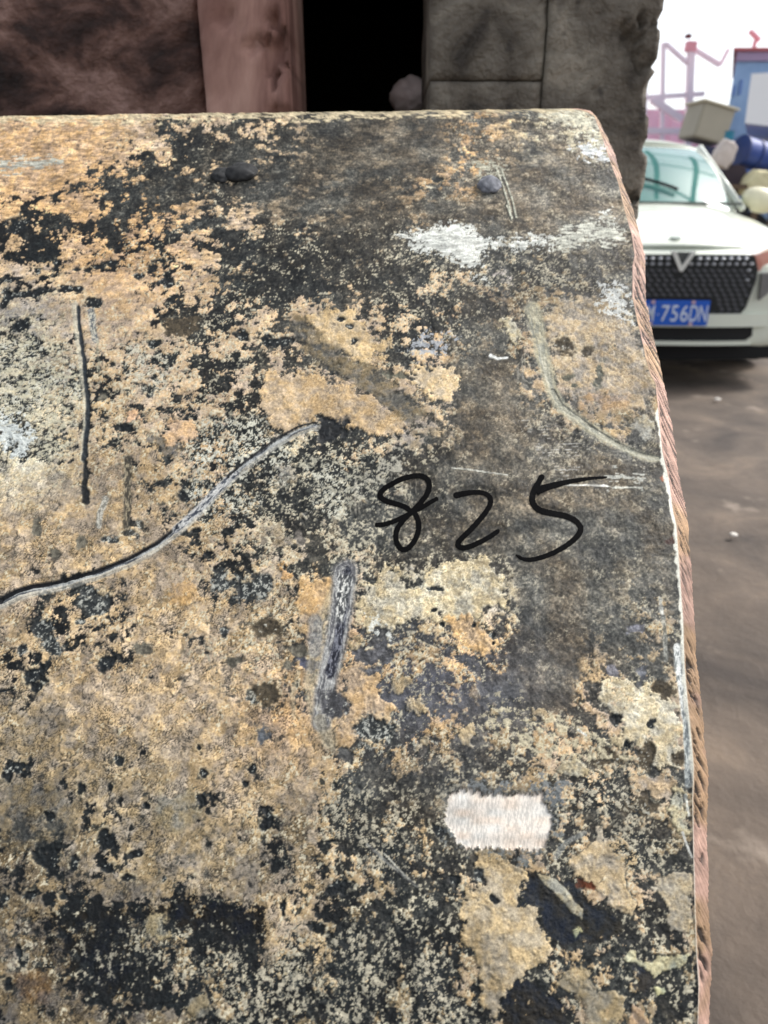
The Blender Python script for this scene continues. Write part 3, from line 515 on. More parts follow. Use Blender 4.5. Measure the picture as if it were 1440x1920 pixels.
# ground-bright test spot
SPOT = [(842, 1487), (860, 1481), (884, 1477), (886, 1484), (900, 1484), (905, 1490), (960, 1489), (1018, 1486), (1022, 1508), (1034, 1522), (1036, 1545), (1028, 1568), (1026, 1588), (1008, 1595), (960, 1591), (915, 1590), (872, 1588), (856, 1576), (848, 1558), (834, 1540), (836, 1512), (842, 1500)]
i = around(SPOT, 50)
tooth = (vnoise(px[i] / 3.1, py[i] * 0 + 1, 3) - .5) * 9 + (vnoise(px[i] / 1.6, py[i] * 0 + 5, 4) - .5) * 5
Yt = py[i] + tooth; Xt = px[i] + (vnoise(px[i] * 0 + 3, py[i] / 4, 6) - .5) * 6
ins = inpoly(SPOT, Xt, Yt); d, _, _ = pdist(SPOT, Xt, Yt, True); sd = np.where(ins, d, -d)
halo = sst(-18, -2, sd) * (sd < 2) * sst(.15, .7, nM[i]); mixc(i, halo * .38, np.array([104, 107, 106]) * (0.8 + .3 * nB[i])[:, None])
m = sst(-1.2, 1.6, sd)
hair = vnoise((px[i] + .16 * py[i]) / 2.4, py[i] / 13, 14) * .6 + vnoise((px[i] + .1 * py[i]) / 1.05, py[i] / 9, 15) * .4
band = vnoise(px[i] / 160, py[i] / 16, 16)
cc = np.array([240, 229, 214]) * (0.86 + .15 * sst(.3, .62, hair) + .16 * (band - .5))[:, None] + (vnoise(px[i] / 30, py[i] / 14, 18) - .5)[:, None] * np.array([8, -6, -16])
mixc(i, m, cc); h[i] = h[i] * (1 - m) + m * (-.35 + .10 * hair + .05 * band); rough[i] = rough[i] * (1 - m) + m * .42; metal[i] = m * .25
spot_i, spot_m = i, m

# ink reads better on scale that is a little smoother there
def z4(P): return [(680 + a / 2.88, 860 + b / 2.88) for a, b in P]
D8a = z4([(408, 210), (375, 228), (330, 254), (265, 288), (200, 322), (150, 343), (105, 354), (66, 356)])
D8b = z4([(265, 282), (225, 255), (180, 242), (130, 228), (98, 210), (90, 190), (115, 158), (170, 126), (230, 100), (280, 90), (320, 90), (350, 106), (364, 140), (352, 185), (320, 228), (280, 270), (240, 308), (205, 345), (182, 385), (178, 425), (188, 465), (208, 488), (235, 490), (262, 470), (288, 430), (303, 385), (303, 340), (290, 305), (272, 278)])
D2 = z4([(490, 200), (515, 193), (550, 185), (600, 178), (650, 181), (682, 196), (694, 222), (688, 252), (660, 295), (620, 342), (580, 386), (545, 418), (518, 446), (512, 462), (525, 478), (560, 480), (610, 461), (660, 436), (705, 408), (740, 382)])
D5a = z4([(975, 82), (955, 120), (930, 160), (916, 200), (917, 236), (938, 266), (975, 284), (1030, 294), (1085, 303), (1135, 320), (1172, 352), (1182, 380), (1162, 418), (1110, 462), (1050, 498), (980, 528), (910, 545), (862, 540), (828, 516)])
D5b = z4([(934, 178), (960, 163), (1000, 150), (1060, 134), (1130, 118), (1220, 105), (1322, 97)])

for P_ in (D8a, D8b, D2, D5a, D5b):
    i = around(P_, 20); d, _, _ = pdist(P_, px[i], py[i]); k = sst(14, 7, d); h[i] = h[i] * (1 - k * .7) + k * .7 * .18
# ---- store as one face mesh, closed by the cut side, the back and the ends
H = (h * 0.001).reshape(NR, NC)
H -= np.median(H)
SHAPE = pl(x, s, H)
slab = empty('alloy_slab', (0, -0.4, 0.0))
tag(slab, 'huge leaning alloy slab with black and tan mill scale, handwritten 825 and a ground bright spot', 'metal slab')
def toslab(P): return np.asarray(P) - np.array([0, -0.4, 0.0])
me = npmesh('scaled_face', toslab(SHAPE)[::-1], gridfaces(NR, NC))
KALB = 0.80
c_lin = lin(np.clip(col, 4, 252)) * KALB
set_attr(me, 'stain', c_lin.reshape(NR, NC, 3)[::-1].reshape(-1, 3)); set_attr(me, 'polish', np.stack([np.clip(rough, .25, .95), metal], 1).reshape(NR, NC, 2)[::-1].reshape(-1, 2))
face = link('scaled_face', me, attr_mat('mill_scale'), slab, smooth=True)

# torch-cut side: a rolled-over, diagonally scored band, then straight down
TH = 0.13
ys = np.concatenate([np.linspace(206, 2010, 1500)])
ins_ = np.interp(ys, INNER[:, 0], INNER[:, 1]); outs_ = np.interp(ys, OUTER[:, 0], OUTER[:, 1])
topy = 203.5 + (ys - 206) / (2010 - 206) * (2010 - 203.5)
ks = np.concatenate([np.linspace(0, 1, 26)]); nk = len(ks)
outs_ = outs_ + 2.2 * (fbm(topy, topy * 0, 40, 4, 201) - .5) * 2
Pk = []; ATT = []; 
for k in ks:
    t_ = 0.010 * (1 - math.cos(k * math.pi * .5)) + 0.0005 * k
    pxk = ins_ + (outs_ - ins_) * k
    _, sk, P = to_plane(pxk, topy, t_); Pk.append(P); ATT.append(sk * 1000)
Pk = np.array(Pk); SK = np.array(ATT); KM = ks[:, None] * 11.0 + 0 * SK     # mm across the band
# diagonal scoring: lines lean down to the outside
far = sst(150, 260, SK)                                                    # more rope-like up the slope
dg = SK + KM * (1.6 + 1.0 * far)
n1 = far * fbm(dg / 2.4, KM / 9, 1.0, 3, 211) + (1 - far) * fbm(dg / 5.5, KM / 7, 1.0, 3, 212, .6); n2 = fbm(dg / 1.1, KM / 4, 1.0, 2, 213)
pit = sst(.53, .60, n1) * sst(0.05, .3, ks)[:, None] * (.35 + .65 * sst(1.0, .75, ks)[:, None])
mid = np.exp(-((ks[:, None] - .45) / .28) ** 2); pit = pit * (far + (1 - far) * mid * sst(.35, .55, fbm(SK / 30, KM / 20, 1.0, 2, 215)) * 2.2); pit = np.clip(pit, 0, 1)
side_n = nrm * .45 + np.array([1, 0, 0]) * .9
Pk = Pk + ((-1.5 * pit + 1.0 * (n2 - .5) + 1.6 * (n1 - .5) * (.3 + .7 * far)) * sst(0, .12, ks)[:, None])[..., None] * side_n * 0.001
pink = np.array([186, 152, 136]); tanc = np.array([168, 138, 108]); gsz = fbm(SK / 30, KM / 30, 1.0, 3, 219)[..., None]
ec = pink + (tanc - pink) * sst(.4, .65, gsz); ec = ec * (0.72 + (.2 + .36 * far[..., None]) * n2[..., None] + .16 * fbm(SK / 3, KM / 3, 1.0, 3, 221)[..., None]) * (1 - .5 * (far * sst(.50, .54, n1))[..., None] * sst(.1, .3, ks)[:, None, None])
ec = ec * (.80 + .40 * fbm(SK / 12, KM / 14, 1.0, 3, 225)[..., None])
ec = ec * (1 - pit[..., None] * .85) + pit[..., None] * .85 * np.array([34, 28, 26])
whiteline = sst(.10, .0, ks)[:, None] * sst(260, 200, SK) * sst(-200, -150, SK) * .8; ec = ec * (1 - whiteline[..., None]) + whiteline[..., None] * np.array([228, 222, 206])
# lower rows: vertical flank and back edge, plain scale
flank = [Pk]; fcol = [ec]
for dn, ofs in ((.012, .001), (.03, .0), (.06, -.001), (.10, -.001), (TH, -.002)):
    P = Pk[-1] - nrm * dn + np.array([1, 0, 0]) * ofs
    flank.append(P[None]); fcol.append(np.repeat((np.array([150, 122, 104]) * (0.8 + .4 * n1[-1][:, None]))[None], 1, 0))
FP = np.concatenate(flank); FC = np.concatenate(fcol)
# extend to the slab foot
d_ = (SB - ATT[0][-1] / 1000)
ext = FP[:, -1:] + (np.linspace(.02, 1, 30)[None, :, None]) * d_ * ups
FP = np.concatenate([FP, ext], 1); FC = np.concatenate([FC, np.repeat(FC[:, -1:], 30, 1)], 1)
me = npmesh('torch_cut_edge', toslab(FP)[:, ::-1], gridfaces(*FP.shape[:2]))
set_attr(me, 'stain', lin(np.clip(FC, 4, 250)).reshape(FP.shape)[:, ::-1].reshape(-1, 3) * KALB); set_attr(me, 'polish', np.tile(np.array([[.6, 0.0]]), (FP.shape[0] * FP.shape[1], 1)))
edge = link('torch_cut_edge', me, attr_mat('cut_metal', var=.15), slab, smooth=True); tag(edge, 'pinkish torch-cut side of the slab with slanting score marks')
# far end, left side, back and foot, joined as the plain body
def strip(name, rim_, drop, mat):
    rim_ = np.asarray(rim_); L = np.stack([rim_, rim_ - nrm * .004 + drop * .0015, rim_ - nrm * TH]); me_s = npmesh(name, toslab(L), gridfaces(3, len(rim_))); return link(name, me_s, mat, slab, smooth=True)
mback = mottled('slab_back_scale', [(60, 56, 50), (96, 88, 76), (120, 104, 84)], scale=9)
strip('far_end', SHAPE[0], ups, mback); strip('near_side', SHAPE[:, 0], np.array([-1., 0, 0]), mback); strip('foot_end', SHAPE[-1], -ups, mback)
bk = np.array([SHAPE[0, 0], SHAPE[0, -1], FP[-1, 0] + nrm * TH, FP[-1, -1] + nrm * TH, SHAPE[-1, 0]]) - nrm * (TH + .0005)
link('back_face', npmesh('back_face', toslab(bk), np.array([[0, 1, 2, 3, 4]])), mback, slab)

# handwriting: thin ink films lying on the relief
def surf_h(xx, ss):
    """height of the face at plane points, from the nearest lattice vertices"""
    r = foot + xx[..., None] * np.array([1., 0, 0]) + ss[..., None] * ups - CAMP
    dep = r[..., 1] * cP - r[..., 2] * sP; up_ = r[..., 1] * sP + r[..., 2] * cP
    u_ = 720 + FPX * r[..., 0] / dep; v_ = 960 - FPX * up_ / dep
    tp = np.interp(u_, [-50, 0, 1075, 1320], [219, 218, 203.5, 203.5]); ri = np.interp(206 + (v_ - tp) / (2010 - tp) * 1804, rows, np.arange(len(rows))); ie = np.interp(v_, INNER[:, 0], INNER[:, 1])
    ci = nl + (u_ - cols[0]) / (ie - cols[0]) * (nc0 - 1)
    r0 = np.clip(ri.astype(int), 0, NR - 2); c0 = np.clip(ci.astype(int), 0, NC - 2)
    return np.maximum.reduce([H[r0, c0], H[r0 + 1, c0], H[r0, c0 + 1], H[r0 + 1, c0 + 1]])
def smooth_line(P, n):
    P = np.array(P); 
    for _ in range(3):
        Q = np.empty((len(P) * 2 - 2, 2)); Q[0::2] = .75 * P[:-1] + .25 * P[1:]; Q[1::2] = .25 * P[:-1] + .75 * P[1:]
        P = np.vstack([P[:1], Q, P[-1:]])
    L = np.concatenate([[0], np.cumsum(np.hypot(*(P[1:] - P[:-1]).T))]); t = np.linspace(0, L[-1], n)
    return np.stack([np.interp(t, L, P[:, 0]), np.interp(t, L, P[:, 1])], 1)
ink = plain('marker_ink', (4, 4, 5), rough=.7, var=.3, scale=400)
ink.node_tree.nodes['Principled BSDF'].inputs['Specular IOR Level'].default_value = .05
def ink_bits(strokes):
    Vs = []; Fs = []; o = 0
    for si, (P, wa) in enumerate(strokes):
        n = 240; C = smooth_line(P, n); T = np.gradient(C, axis=0); T /= np.linalg.norm(T, axis=1)[:, None]; Nn = np.stack([-T[:, 1], T[:, 0]], 1)
        t = np.linspace(0, 1, n); w_ = np.interp(t, [a for a, b in wa], [b for a, b in wa]) * .62
        capw = np.sqrt(np.clip(1 - (1 - np.minimum(t * n / 5, 1)) ** 2, .02, 1)) * np.sqrt(np.clip(1 - (1 - np.minimum((1 - t) * n / 5, 1)) ** 2, .02, 1))
        w_ = w_ * capw; nx_ = 9; rows_ = []
        for j, q in enumerate(np.linspace(-1, 1, nx_)):
            jit = (fbm(t * 150, t * 0 + j, 1.0, 3, 300 + (7 if q > 0 else 3)) - .5) * 1.6 * abs(q)
            E = C + Nn * (w_ * q + jit)[:, None]; xx, ss, _ = to_plane(E[:, 0], E[:, 1]); rows_.append(pl(xx, ss, surf_h(xx, ss) + .00018 + .00006 * si))
        Vs.append(np.array(rows_).reshape(-1, 3)); f = gridfaces(nx_, n) + o; Fs.append(f); o += nx_ * n
    return npmesh('digit', toslab(np.vstack(Vs)), np.vstack(Fs))
for strokes, lb in (([(D8a, [(0, 6), (.3, 7.5), (1, 7)]), (D8b, [(0, 8), (.5, 8), (1, 8)])], 'handwritten black digit 8'),
                    ([(D2, [(0, 9), (.05, 9), (.15, 7), (.5, 8.5), (.75, 8), (1, 7)])], 'handwritten black digit 2'),
                    ([(D5a, [(0, 8.5), (.2, 9.5), (.6, 8.5), (.9, 7), (1, 4)]), (D5b, [(0, 13), (.2, 10), (.5, 7), (1, 3)])], 'handwritten black digit 5')):
    o = link('digit', ink_bits(strokes), ink, slab, smooth=True); tag(o, lb)
# ground spot as its own part: the very faces, lifted a hair
i_all = np.zeros(NR * NC, bool); i_all[spot_i[spot_m > .55]] = True; msk = i_all.reshape(NR, NC)
fq = msk[:-1, :-1] & msk[1:, :-1] & msk[:-1, 1:] & msk[1:, 1:]
idx = np.arange(NR * NC).reshape(NR, NC); F_ = np.stack([idx[:-1, :-1][fq], idx[1:, :-1][fq], idx[1:, 1:][fq], idx[:-1, 1:][fq]], 1)
used, inv = np.unique(F_, return_inverse=True)
me = npmesh('ground_spot', toslab(SHAPE.reshape(-1, 3)[used] + nrm * .00012), inv.reshape(F_.shape)); set_attr(me, 'stain', c_lin[used]); set_attr(me, 'polish', np.stack([rough, metal], 1)[used])
tag(link('ground_spot', me, attr_mat('ground_metal', var=.10, bump=.25), slab, smooth=True), 'bright rectangular spot ground to bare metal')

# ---- lumps of slag resting on the far part of the face
mslag = mottled('slag', [(18, 19, 20), (36, 37, 38), (62, 62, 62)], scale=90, bump=.8, dist=.001)
mslagb = mottled('blue_slag', [(74, 76, 80), (108, 110, 116), (140, 141, 146)], scale=90, bump=.8, dist=.001)
def lump(pxc, pyc, a, b_, c_, mat, label, seed, rot=0):
    xx, ss, P = to_plane(np.array([float(pxc)]), np.array([float(pyc)])); P = pl(xx, ss, surf_h(xx, ss))[0]
    bm = bmesh.new(); bmesh.ops.create_icosphere(bm, subdivisions=4, radius=1)
    for v in bm.verts:
        p = v.co.copy(); n = fbm(np.array([p.x * 3 + p.z * 2 + seed]), np.array([p.y * 3 - p.z + seed]), 1.5, 4, seed)[0] - .5
        p *= 1 + .5 * n; q = Vector((p.x * a, p.y * b_, max(p.z, -.35) * c_)); v.co = Matrix.Rotation(rot, 3, 'Z') @ q
    M = Matrix(((1, ups[0], nrm[0]), (0, ups[1], nrm[1]), (0, ups[2], nrm[2])))
    o = bmobj('slag_lump', bm, mat, smooth=True); o.matrix_world = Matrix.Translation(Vector(P) + Vector(nrm) * c_ * .30) @ M.to_4x4(); tag(o, label, 'slag lump', 'slag lumps on the slab')
lump(417, 330, .011, .010, .0048, mslag, 'smaller pointed black slag lump, left of its twin near the far edge of the slab', 3, .5)
lump(452, 326, .015, .011, .006, mslag, 'larger oval black slag lump right beside the smaller pointed one', 5, .2)
lump(918, 348, .011, .012, .0045, mslagb, 'blue-grey slag lump beside two wiry scratches near the slab corner', 8, .1)

# bearer that carries the slab (behind and under it)
bm = bmesh.new()
pb = foot + ups * .35 - nrm * (TH + .002); zt0 = pb[2]; slope = ups[2] / ups[1]
prism_pts = [(pb[1] - .10, 0), (pb[1] + .10, 0), (pb[1] + .10, zt0 + .10 * slope), (pb[1] - .10, zt0 - .10 * slope)]
a = [bm.verts.new((-.6, p[0], p[1])) for p in prism_pts]; b = [bm.verts.new((.05, p[0], p[1])) for p in prism_pts]
bm.faces.new(a); bm.faces.new(b[::-1])
for i in range(4): bm.faces.new((a[i], b[i], b[(i + 1) % 4], a[(i + 1) % 4]))
tag(bmobj('wedge_block', bm, mback, bevel=.004), 'dark wedge-topped steel block carrying the slab from underneath', 'block')

# ------------------------------------------------------------------ setting
# ground: one sheet to the horizon, finer near the slab
gx_ = np.concatenate([-np.geomspace(900, 3, 26), np.linspace(-2.6, 4.6, 220), np.geomspace(5, 900, 30)]); gy_ = np.concatenate([-np.geomspace(400, 2, 16), np.linspace(-1.6, 6.5, 250), np.geomspace(7, 1500, 36)])
GX, GY = np.meshgrid(gx_, gy_); gh = (fbm(GX * 1000, GY * 1000, 420, 5, 401) - .5) * .012 * (np.hypot(GX, GY) < 9) + (fbm(GX * 1000, GY * 1000, 60, 3, 402) - .5) * .006 * (np.hypot(GX, GY) < 7)
me = npmesh('ground', np.stack([GX, GY, gh - .012], -1), gridfaces(*GX.shape))
mg = mottled('yard_ground', [(58, 50, 44), (78, 68, 59), (94, 82, 71), (114, 99, 84)], scale=2.6, bump=.6, dist=.008, bscale=40, stretch=(1, 1, 1), spots=((132, 119, 106), 5.1, .63))
tag(link('ground', me, mg, smooth=True), kind='structure')
# pale pebbles lying in the yard
mpeb = plain('pale_stone', (232, 226, 216), rough=.8, var=.1)
def pebble(pxc, pyc, r, label, seed):
    r_ = ray(pxc, pyc); t = CAMZ / -r_[2]; P = CAMP + r_ * t
    bm = bmesh.new(); bmesh.ops.create_icosphere(bm, subdivisions=2, radius=r)
    for v in bm.verts: v.co = Vector((v.co.x * 1.3, v.co.y, v.co.z * .6)) * (1 + .3 * (random.random() - .5))
    o = bmobj('pebble', bm, mpeb, smooth=True); o.location = (P[0], P[1], r * .35); tag(o, label, 'pebble', 'pale pebbles on the yard')
pebble(1345, 750, .014, 'pale pebble lying nearer to the car bumper', 1); pebble(1375, 1004, .010, 'round white pebble on the brown ground beside the number 825', 2)


# rough upright blocks behind the slab
YW = 1.15
def rough_block(name, px0, px1, z0, z1, y, th, mat, parent, seed, ragged=0.0, relief=.006, raggedL=0.0):
    xa = at(px0, 200, y).x; xb = at(px1, 200, y).x; nx_ = max(8, int((xb - xa) / .006)); nz_ = max(8, int((z1 - z0) / .008))
    uu = np.linspace(0, 1, nx_); zz = np.linspace(z0, z1, nz_); U, Z = np.meshgrid(uu, zz)
    rr = ragged * ((fbm(zz * 1000, zz * 0, 45, 4, seed) - .5) * 2)[:, None]; rl = raggedL * ((fbm(zz * 1000, zz * 0 + 9, 45, 4, seed + 2) - .5) * 2)[:, None]
    Xx = xa + rl * (1 - U) + (xb + rr - rl * 0 - xa) * U
    de_ = np.minimum(np.minimum(U * (xb - xa), (1 - U) * (xb - xa)), np.minimum(Z - z0, z1 - Z)); hh = (fbm(Xx * 1000, Z * 1000, 60, 6, seed + 5, .7) - .5) * relief * 1.5
    chips = sst(.66, .72, fbm(Xx * 1000, Z * 1000, 30, 4, seed + 9)) * (.15 + .85 * sst(.10, 0.0, (1 - U) * (xb - xa)) * (ragged > 0)); hh -= chips * .010 * (1 + (ragged > 0))
    hh -= .003 * sst(.005, 0, de_) ** 1.5
    Fr = np.stack([Xx, y - hh, Z], -1); L = [Fr]
    V = Fr.reshape(-1, 3); F = gridfaces(nz_, nx_)[:, ::1]; bi = np.concatenate([np.arange(nx_), np.arange(1, nz_) * nx_ + nx_ - 1, (nz_ - 1) * nx_ + np.arange(nx_ - 2, -1, -1), np.arange(nz_ - 2, 0, -1) * nx_])
    B = V[bi].copy(); B[:, 1] = y + th; o0 = len(V); nbi = len(bi); V = np.vstack([V, B]); j = np.arange(nbi); F2 = np.stack([bi, o0 + j, o0 + (j + 1) % nbi, bi[(j + 1) % nbi]], 1)
    me_ = npmesh(name, V, np.vstack([F, F2])); o = link(name, me_, mat, parent, smooth=True)
    return o
mgrey = mottled('grey_concrete', [(58, 52, 45), (96, 88, 77), (116, 108, 96), (136, 128, 114), (158, 148, 132)], scale=11, bump=1, dist=.016, bscale=60, spots=((56, 50, 44), 17, .66))
mbrown = mottled('brown_concrete', [(34, 22, 18), (70, 48, 41), (114, 84, 73), (156, 124, 112), (122, 90, 80)], scale=9, bump=1, dist=.018, bscale=40, stretch=(1, 1, 1.3))  # brown patches from dark to pale, spread at random
mpink = mottled('pink_concrete', [(84, 56, 48), (128, 92, 82), (170, 132, 118), (202, 166, 150)], scale=7, bump=.6, dist=.004, bscale=30, stretch=(1, 1, .35))
ZT = 1.62
pier = empty('concrete_pier', (at(1020, 200, YW).x, YW + .12, 0)); tag(pier, 'rough grey concrete pier with chipped right edge, between the black gap and the white car', 'concrete pier')
def inpar(o, p): o.parent = p; o.matrix_parent_inverse = Matrix.Translation(-Vector(p.location))
zj = at(900, 150, YW).z
for nm, args in (('block', (806, 1013, 0, zj - .001, YW + .004, .24, mgrey, None, 510, 0, .006, .003)), ('block', (806, 1013, zj + .001, ZT, YW + .003, .24, mgrey, None, 520, 0, .006, .004)), ('block', (1017, 1224, 0, ZT, YW, .25, mgrey, None, 530, .008, .010))):
    inpar(rough_block(nm, *args), pier)
bm = bmesh.new(); box(bm, (at(1013, 200, YW).x, YW + .14, ZT / 2 - .01), (.04, .2, ZT - .02)); inpar(bmobj('mortar_joint', bm, plain('dark_mortar', (34, 30, 26), rough=.9)), pier)
inpar(rough_block('end_face', 0, 1, 0, .05, 5, .1, mgrey, None, 1), pier) if False else None
brown = empty('brown_wall', (at(200, 200, YW).x, YW + .12, 0)); tag(brown, 'dark brown rendered wall with a pink-stained pier at its right end, left of the black gap', 'wall')
inpar(rough_block('wall_panel', -1400, 384, 0, ZT, YW + .03, .22, mbrown, None, 540, 0, .012), brown)
inpar(rough_block('stained_pier', 386, 543, 0, ZT, YW + .006, .25, mpink, None, 550, .001, .006), brown)
# recess behind the gap: a closed dark room
xg0 = at(543, 200, YW).x; xg1 = at(806, 200, YW).x
bm = bmesh.new(); mdk = plain('near_black_steel', (38, 34, 32), rough=.9)  # one near-black colour for the room walls and the stand
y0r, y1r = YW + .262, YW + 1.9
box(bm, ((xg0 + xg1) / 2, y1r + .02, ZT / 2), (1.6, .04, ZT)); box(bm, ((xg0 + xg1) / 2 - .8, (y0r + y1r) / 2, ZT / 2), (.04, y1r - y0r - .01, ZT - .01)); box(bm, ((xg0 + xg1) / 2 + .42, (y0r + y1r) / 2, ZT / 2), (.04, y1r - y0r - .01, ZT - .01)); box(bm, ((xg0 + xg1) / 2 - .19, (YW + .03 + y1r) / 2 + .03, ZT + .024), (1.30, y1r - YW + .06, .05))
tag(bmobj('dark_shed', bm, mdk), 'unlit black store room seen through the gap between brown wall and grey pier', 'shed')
bm = bmesh.new(); bmesh.ops.create_icosphere(bm, subdivisions=4, radius=1)
for v in bm.verts:
    p = v.co; n = fbm(np.array([p.x * 2 + 3]), np.array([p.z * 2 + p.y]), 1.0, 4, 7)[0] - .5; v.co = Vector((p.x * .04, p.y * .05, p.z * .034)) * (1 + .5 * n)
sk = bmobj('sack', bm, plain('dusty_sack', (226, 206, 198), rough=.9, bump=.4), smooth=True); Ps = at(772, 188, YW + .42); sk.location = (Ps.x, Ps.y, Ps.z + .004); tag(sk, 'crumpled pale sack in the black gap, just over the slab edge', 'sack')
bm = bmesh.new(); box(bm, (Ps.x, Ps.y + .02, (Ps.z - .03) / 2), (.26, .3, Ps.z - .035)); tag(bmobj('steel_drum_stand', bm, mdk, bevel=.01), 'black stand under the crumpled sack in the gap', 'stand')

# ------------------------------------------------------------------ the white car
CX, CY, YAW = 1.662, 4.30, R(-4.0)
car = empty('parked_car', (CX, CY, 0), YAW); tag(car, 'white saloon car facing the viewer with black hexagon grille, chrome V emblem and blue plate', 'car')
mwhite = plain('white_paint', (222, 226, 210), rough=.28, var=.02, coat=.6); mblk = plain('black_plastic', (18, 24, 27), rough=.35, var=.2); mrub = plain('tyre_rubber', (22, 22, 22), rough=.85)
mchr = plain('chrome', (230, 230, 222), rough=.35, metal=.3, var=.05); mrim = plain('alloy_rim', (150, 152, 154), rough=.3, metal=.7)
def body_mesh():
    # length stations: y, half width, underside, shoulder height, top height
    st = [(-.02, .56, .26, .56, .70), (.00, .66, .22, .60, .745), (.05, .76, .20, .62, .775), (.14, .83, .19, .66, .80), (.30, .88, .19, .71, .845), (.60, .905, .19, .78, .915), (.90, .91, .20, .83, .965), (1.12, .91, .20, .86, 1.0), (1.6, .915, .20, .88, 1.01), (2.4, .915, .20, .90, 1.01), (3.2, .91, .20, .91, 1.01), (3.7, .90, .21, .93, 1.03), (4.2, .88, .22, .93, 1.05), (4.5, .84, .24, .90, 1.0), (4.62, .78, .28, .84, .93), (4.66, .66, .34, .74, .82)]
    R_ = []
    for (y_, w, zb, zs, zt) in st:
        half = [(0, zb), (w * .7, zb), (w * .93, zb + .03), (w * .99, zb + .14), (w, (zb + zs) / 2 + .04), (w * .985, zs - .05), (w * .955, zs), (w * .86, zs + (zt - zs) * .50), (w * .62, zs + (zt - zs) * .86), (w * .32, zt - .006), (0, zt)]
        R_.append([(a, y_, z) for a, z in half] + [(-a, y_, z) for a, z in half[-2:0:-1]])
    R_ = np.array(R_); n, m = R_.shape[:2]; V = R_.reshape(-1, 3); F = [(i * m + j, i * m + (j + 1) % m, (i + 1) * m + (j + 1) % m, (i + 1) * m + j) for i in range(n - 1) for j in range(m)]
    bm = bmesh.new(); vs = [bm.verts.new(v) for v in V]
    for f in F: bm.faces.new([vs[k] for k in f])
    for base in (0, (n - 1) * m):
        for j in range(m // 2 - 1):
            a_, b_, c_, d_ = base + 1 + j - 1, base + 1 + j, base + (m - 1 - j) % m, base + (m - j) % m
            q = [base + j, base + j + 1, base + (m - j - 1) % m, base + (m - j) % m]; q = list(dict.fromkeys(q))
            if len(q) >= 3:
                try: bm.faces.new([vs[k] for k in q])
                except ValueError: pass
        j = m // 2 - 1; q = list(dict.fromkeys([base + j, base + j + 1, base + j + 2]))
        try: bm.faces.new([vs[k] for k in q])
        except ValueError: pass
    return bm
bo = bmobj('body', body_mesh(), mwhite, car, smooth=True); sm = bo.modifiers.new('sub', 'SUBSURF'); sm.levels = 2; sm.render_levels = 2
# greenhouse: roof, pillars, glass
mglass, tg, bgl = new_mat('windscreen_glass'); bgl.inputs['Base Color'].default_value = (*lin((92, 150, 150)), 1); bgl.inputs['Roughness'].default_value = .04; bgl.inputs['Specular IOR Level'].default_value = .5; bgl.inputs['Coat Weight'].default_value = .12
_n = N(tg, 'ShaderNodeTexNoise'); _n.inputs['Scale'].default_value = 2.0; _tc = N(tg, 'ShaderNodeTexCoord'); tg.links.new(_tc.outputs['Object'], _n.inputs[0]); _m = N(tg, 'ShaderNodeMix', data_type='RGBA'); _m.inputs[6].default_value = (*lin((56, 104, 104)), 1); _m.inputs[7].default_value = (*lin((104, 150, 138)), 1); tg.links.new(_n.outputs[0], _m.inputs[0]); tg.links.new(_m.outputs[2], bgl.inputs['Base Color'])
def sheet(f, nu, nv):
    U, V_ = np.meshgrid(np.linspace(-1, 1, nu), np.linspace(0, 1, nv)); P = f(U, V_); return npmesh('sheet', P, gridfaces(nv, nu))
def ws(inset):
    def f(U, V_):
        hw = (.715 - inset) + ((.60 - inset) - (.715 - inset)) * V_; z0, z1 = .985 + inset * .5, 1.435 - inset * 1.0; y0, y1 = 1.02 + inset, 1.80 - inset * 2.0
        return np.stack([U * hw, y0 + (y1 - y0) * V_ + .16 * U ** 2 * (1 - .4 * V_), z0 + (z1 - z0) * V_ - .02 * U ** 2 + .05 * np.sin(V_ * math.pi) * 1.0], -1)
    return f
g = link('windscreen', sheet(ws(.035), 24, 14), mglass, car, smooth=True); g.data.name = 'windscreen'
def canopy(U, V_):
    # roof shell swept from screen top to rear
    yy = 1.80 + 1.55 * V_; z = 1.435 + .075 * np.sin(V_ * math.pi) - .05 * V_; return np.stack([U * (.60 + .02 * np.sin(V_ * 3.1)), yy + .10 * U ** 2 * (1 - V_), z - .035 * U ** 4 - .02 * U ** 2], -1)
rf = link('roof', sheet(canopy, 20, 14), mwhite, car, smooth=True); so_ = rf.modifiers.new('thick', 'SOLIDIFY'); so_.thickness = .03; so_.offset = 0
fr = link('windscreen_frame', sheet(lambda U, V_: ws(0)(U, V_) + np.array([0, .014, -.012]), 24, 14), mwhite, car, smooth=True)
se = link('windscreen_seal', sheet(lambda U, V_: ws(.022)(U, V_) + np.array([0, .007, -.006]), 24, 14), plain('dark_trim', (62, 66, 62), rough=.5), car, smooth=True)
for sgn in (-1, 1):
    bm = bmesh.new(); 
    P0 = Vector((sgn * .735, 1.14, .97)); P1 = Vector((sgn * .615, 1.90, 1.41)); bar(bm, P0, P1, .042, .04); bmobj('pillar', bm, mwhite, car, bevel=.012, smooth=True)
    bm = bmesh.new(); bar(bm, (sgn * .60, 3.32, 1.38), (sgn * .72, 4.02, 1.03), .09, .05); bmobj('pillar', bm, mwhite, car, bevel=.01, smooth=True); bm = bmesh.new(); bar(bm, (sgn * .725, 2.5, .99), (sgn * .615, 2.5, 1.42), .05, .07); bmobj('pillar', bm, mwhite, car, bevel=.01, smooth=True)
    bm = bmesh.new(); v = [bm.verts.new(p) for p in ((sgn * .735, 1.22, .99), (sgn * .735, 3.9, 1.01), (sgn * .62, 3.3, 1.37), (sgn * .62, 1.95, 1.40))]; bm.faces.new(v); bmobj('side_window', bm, mglass, car)
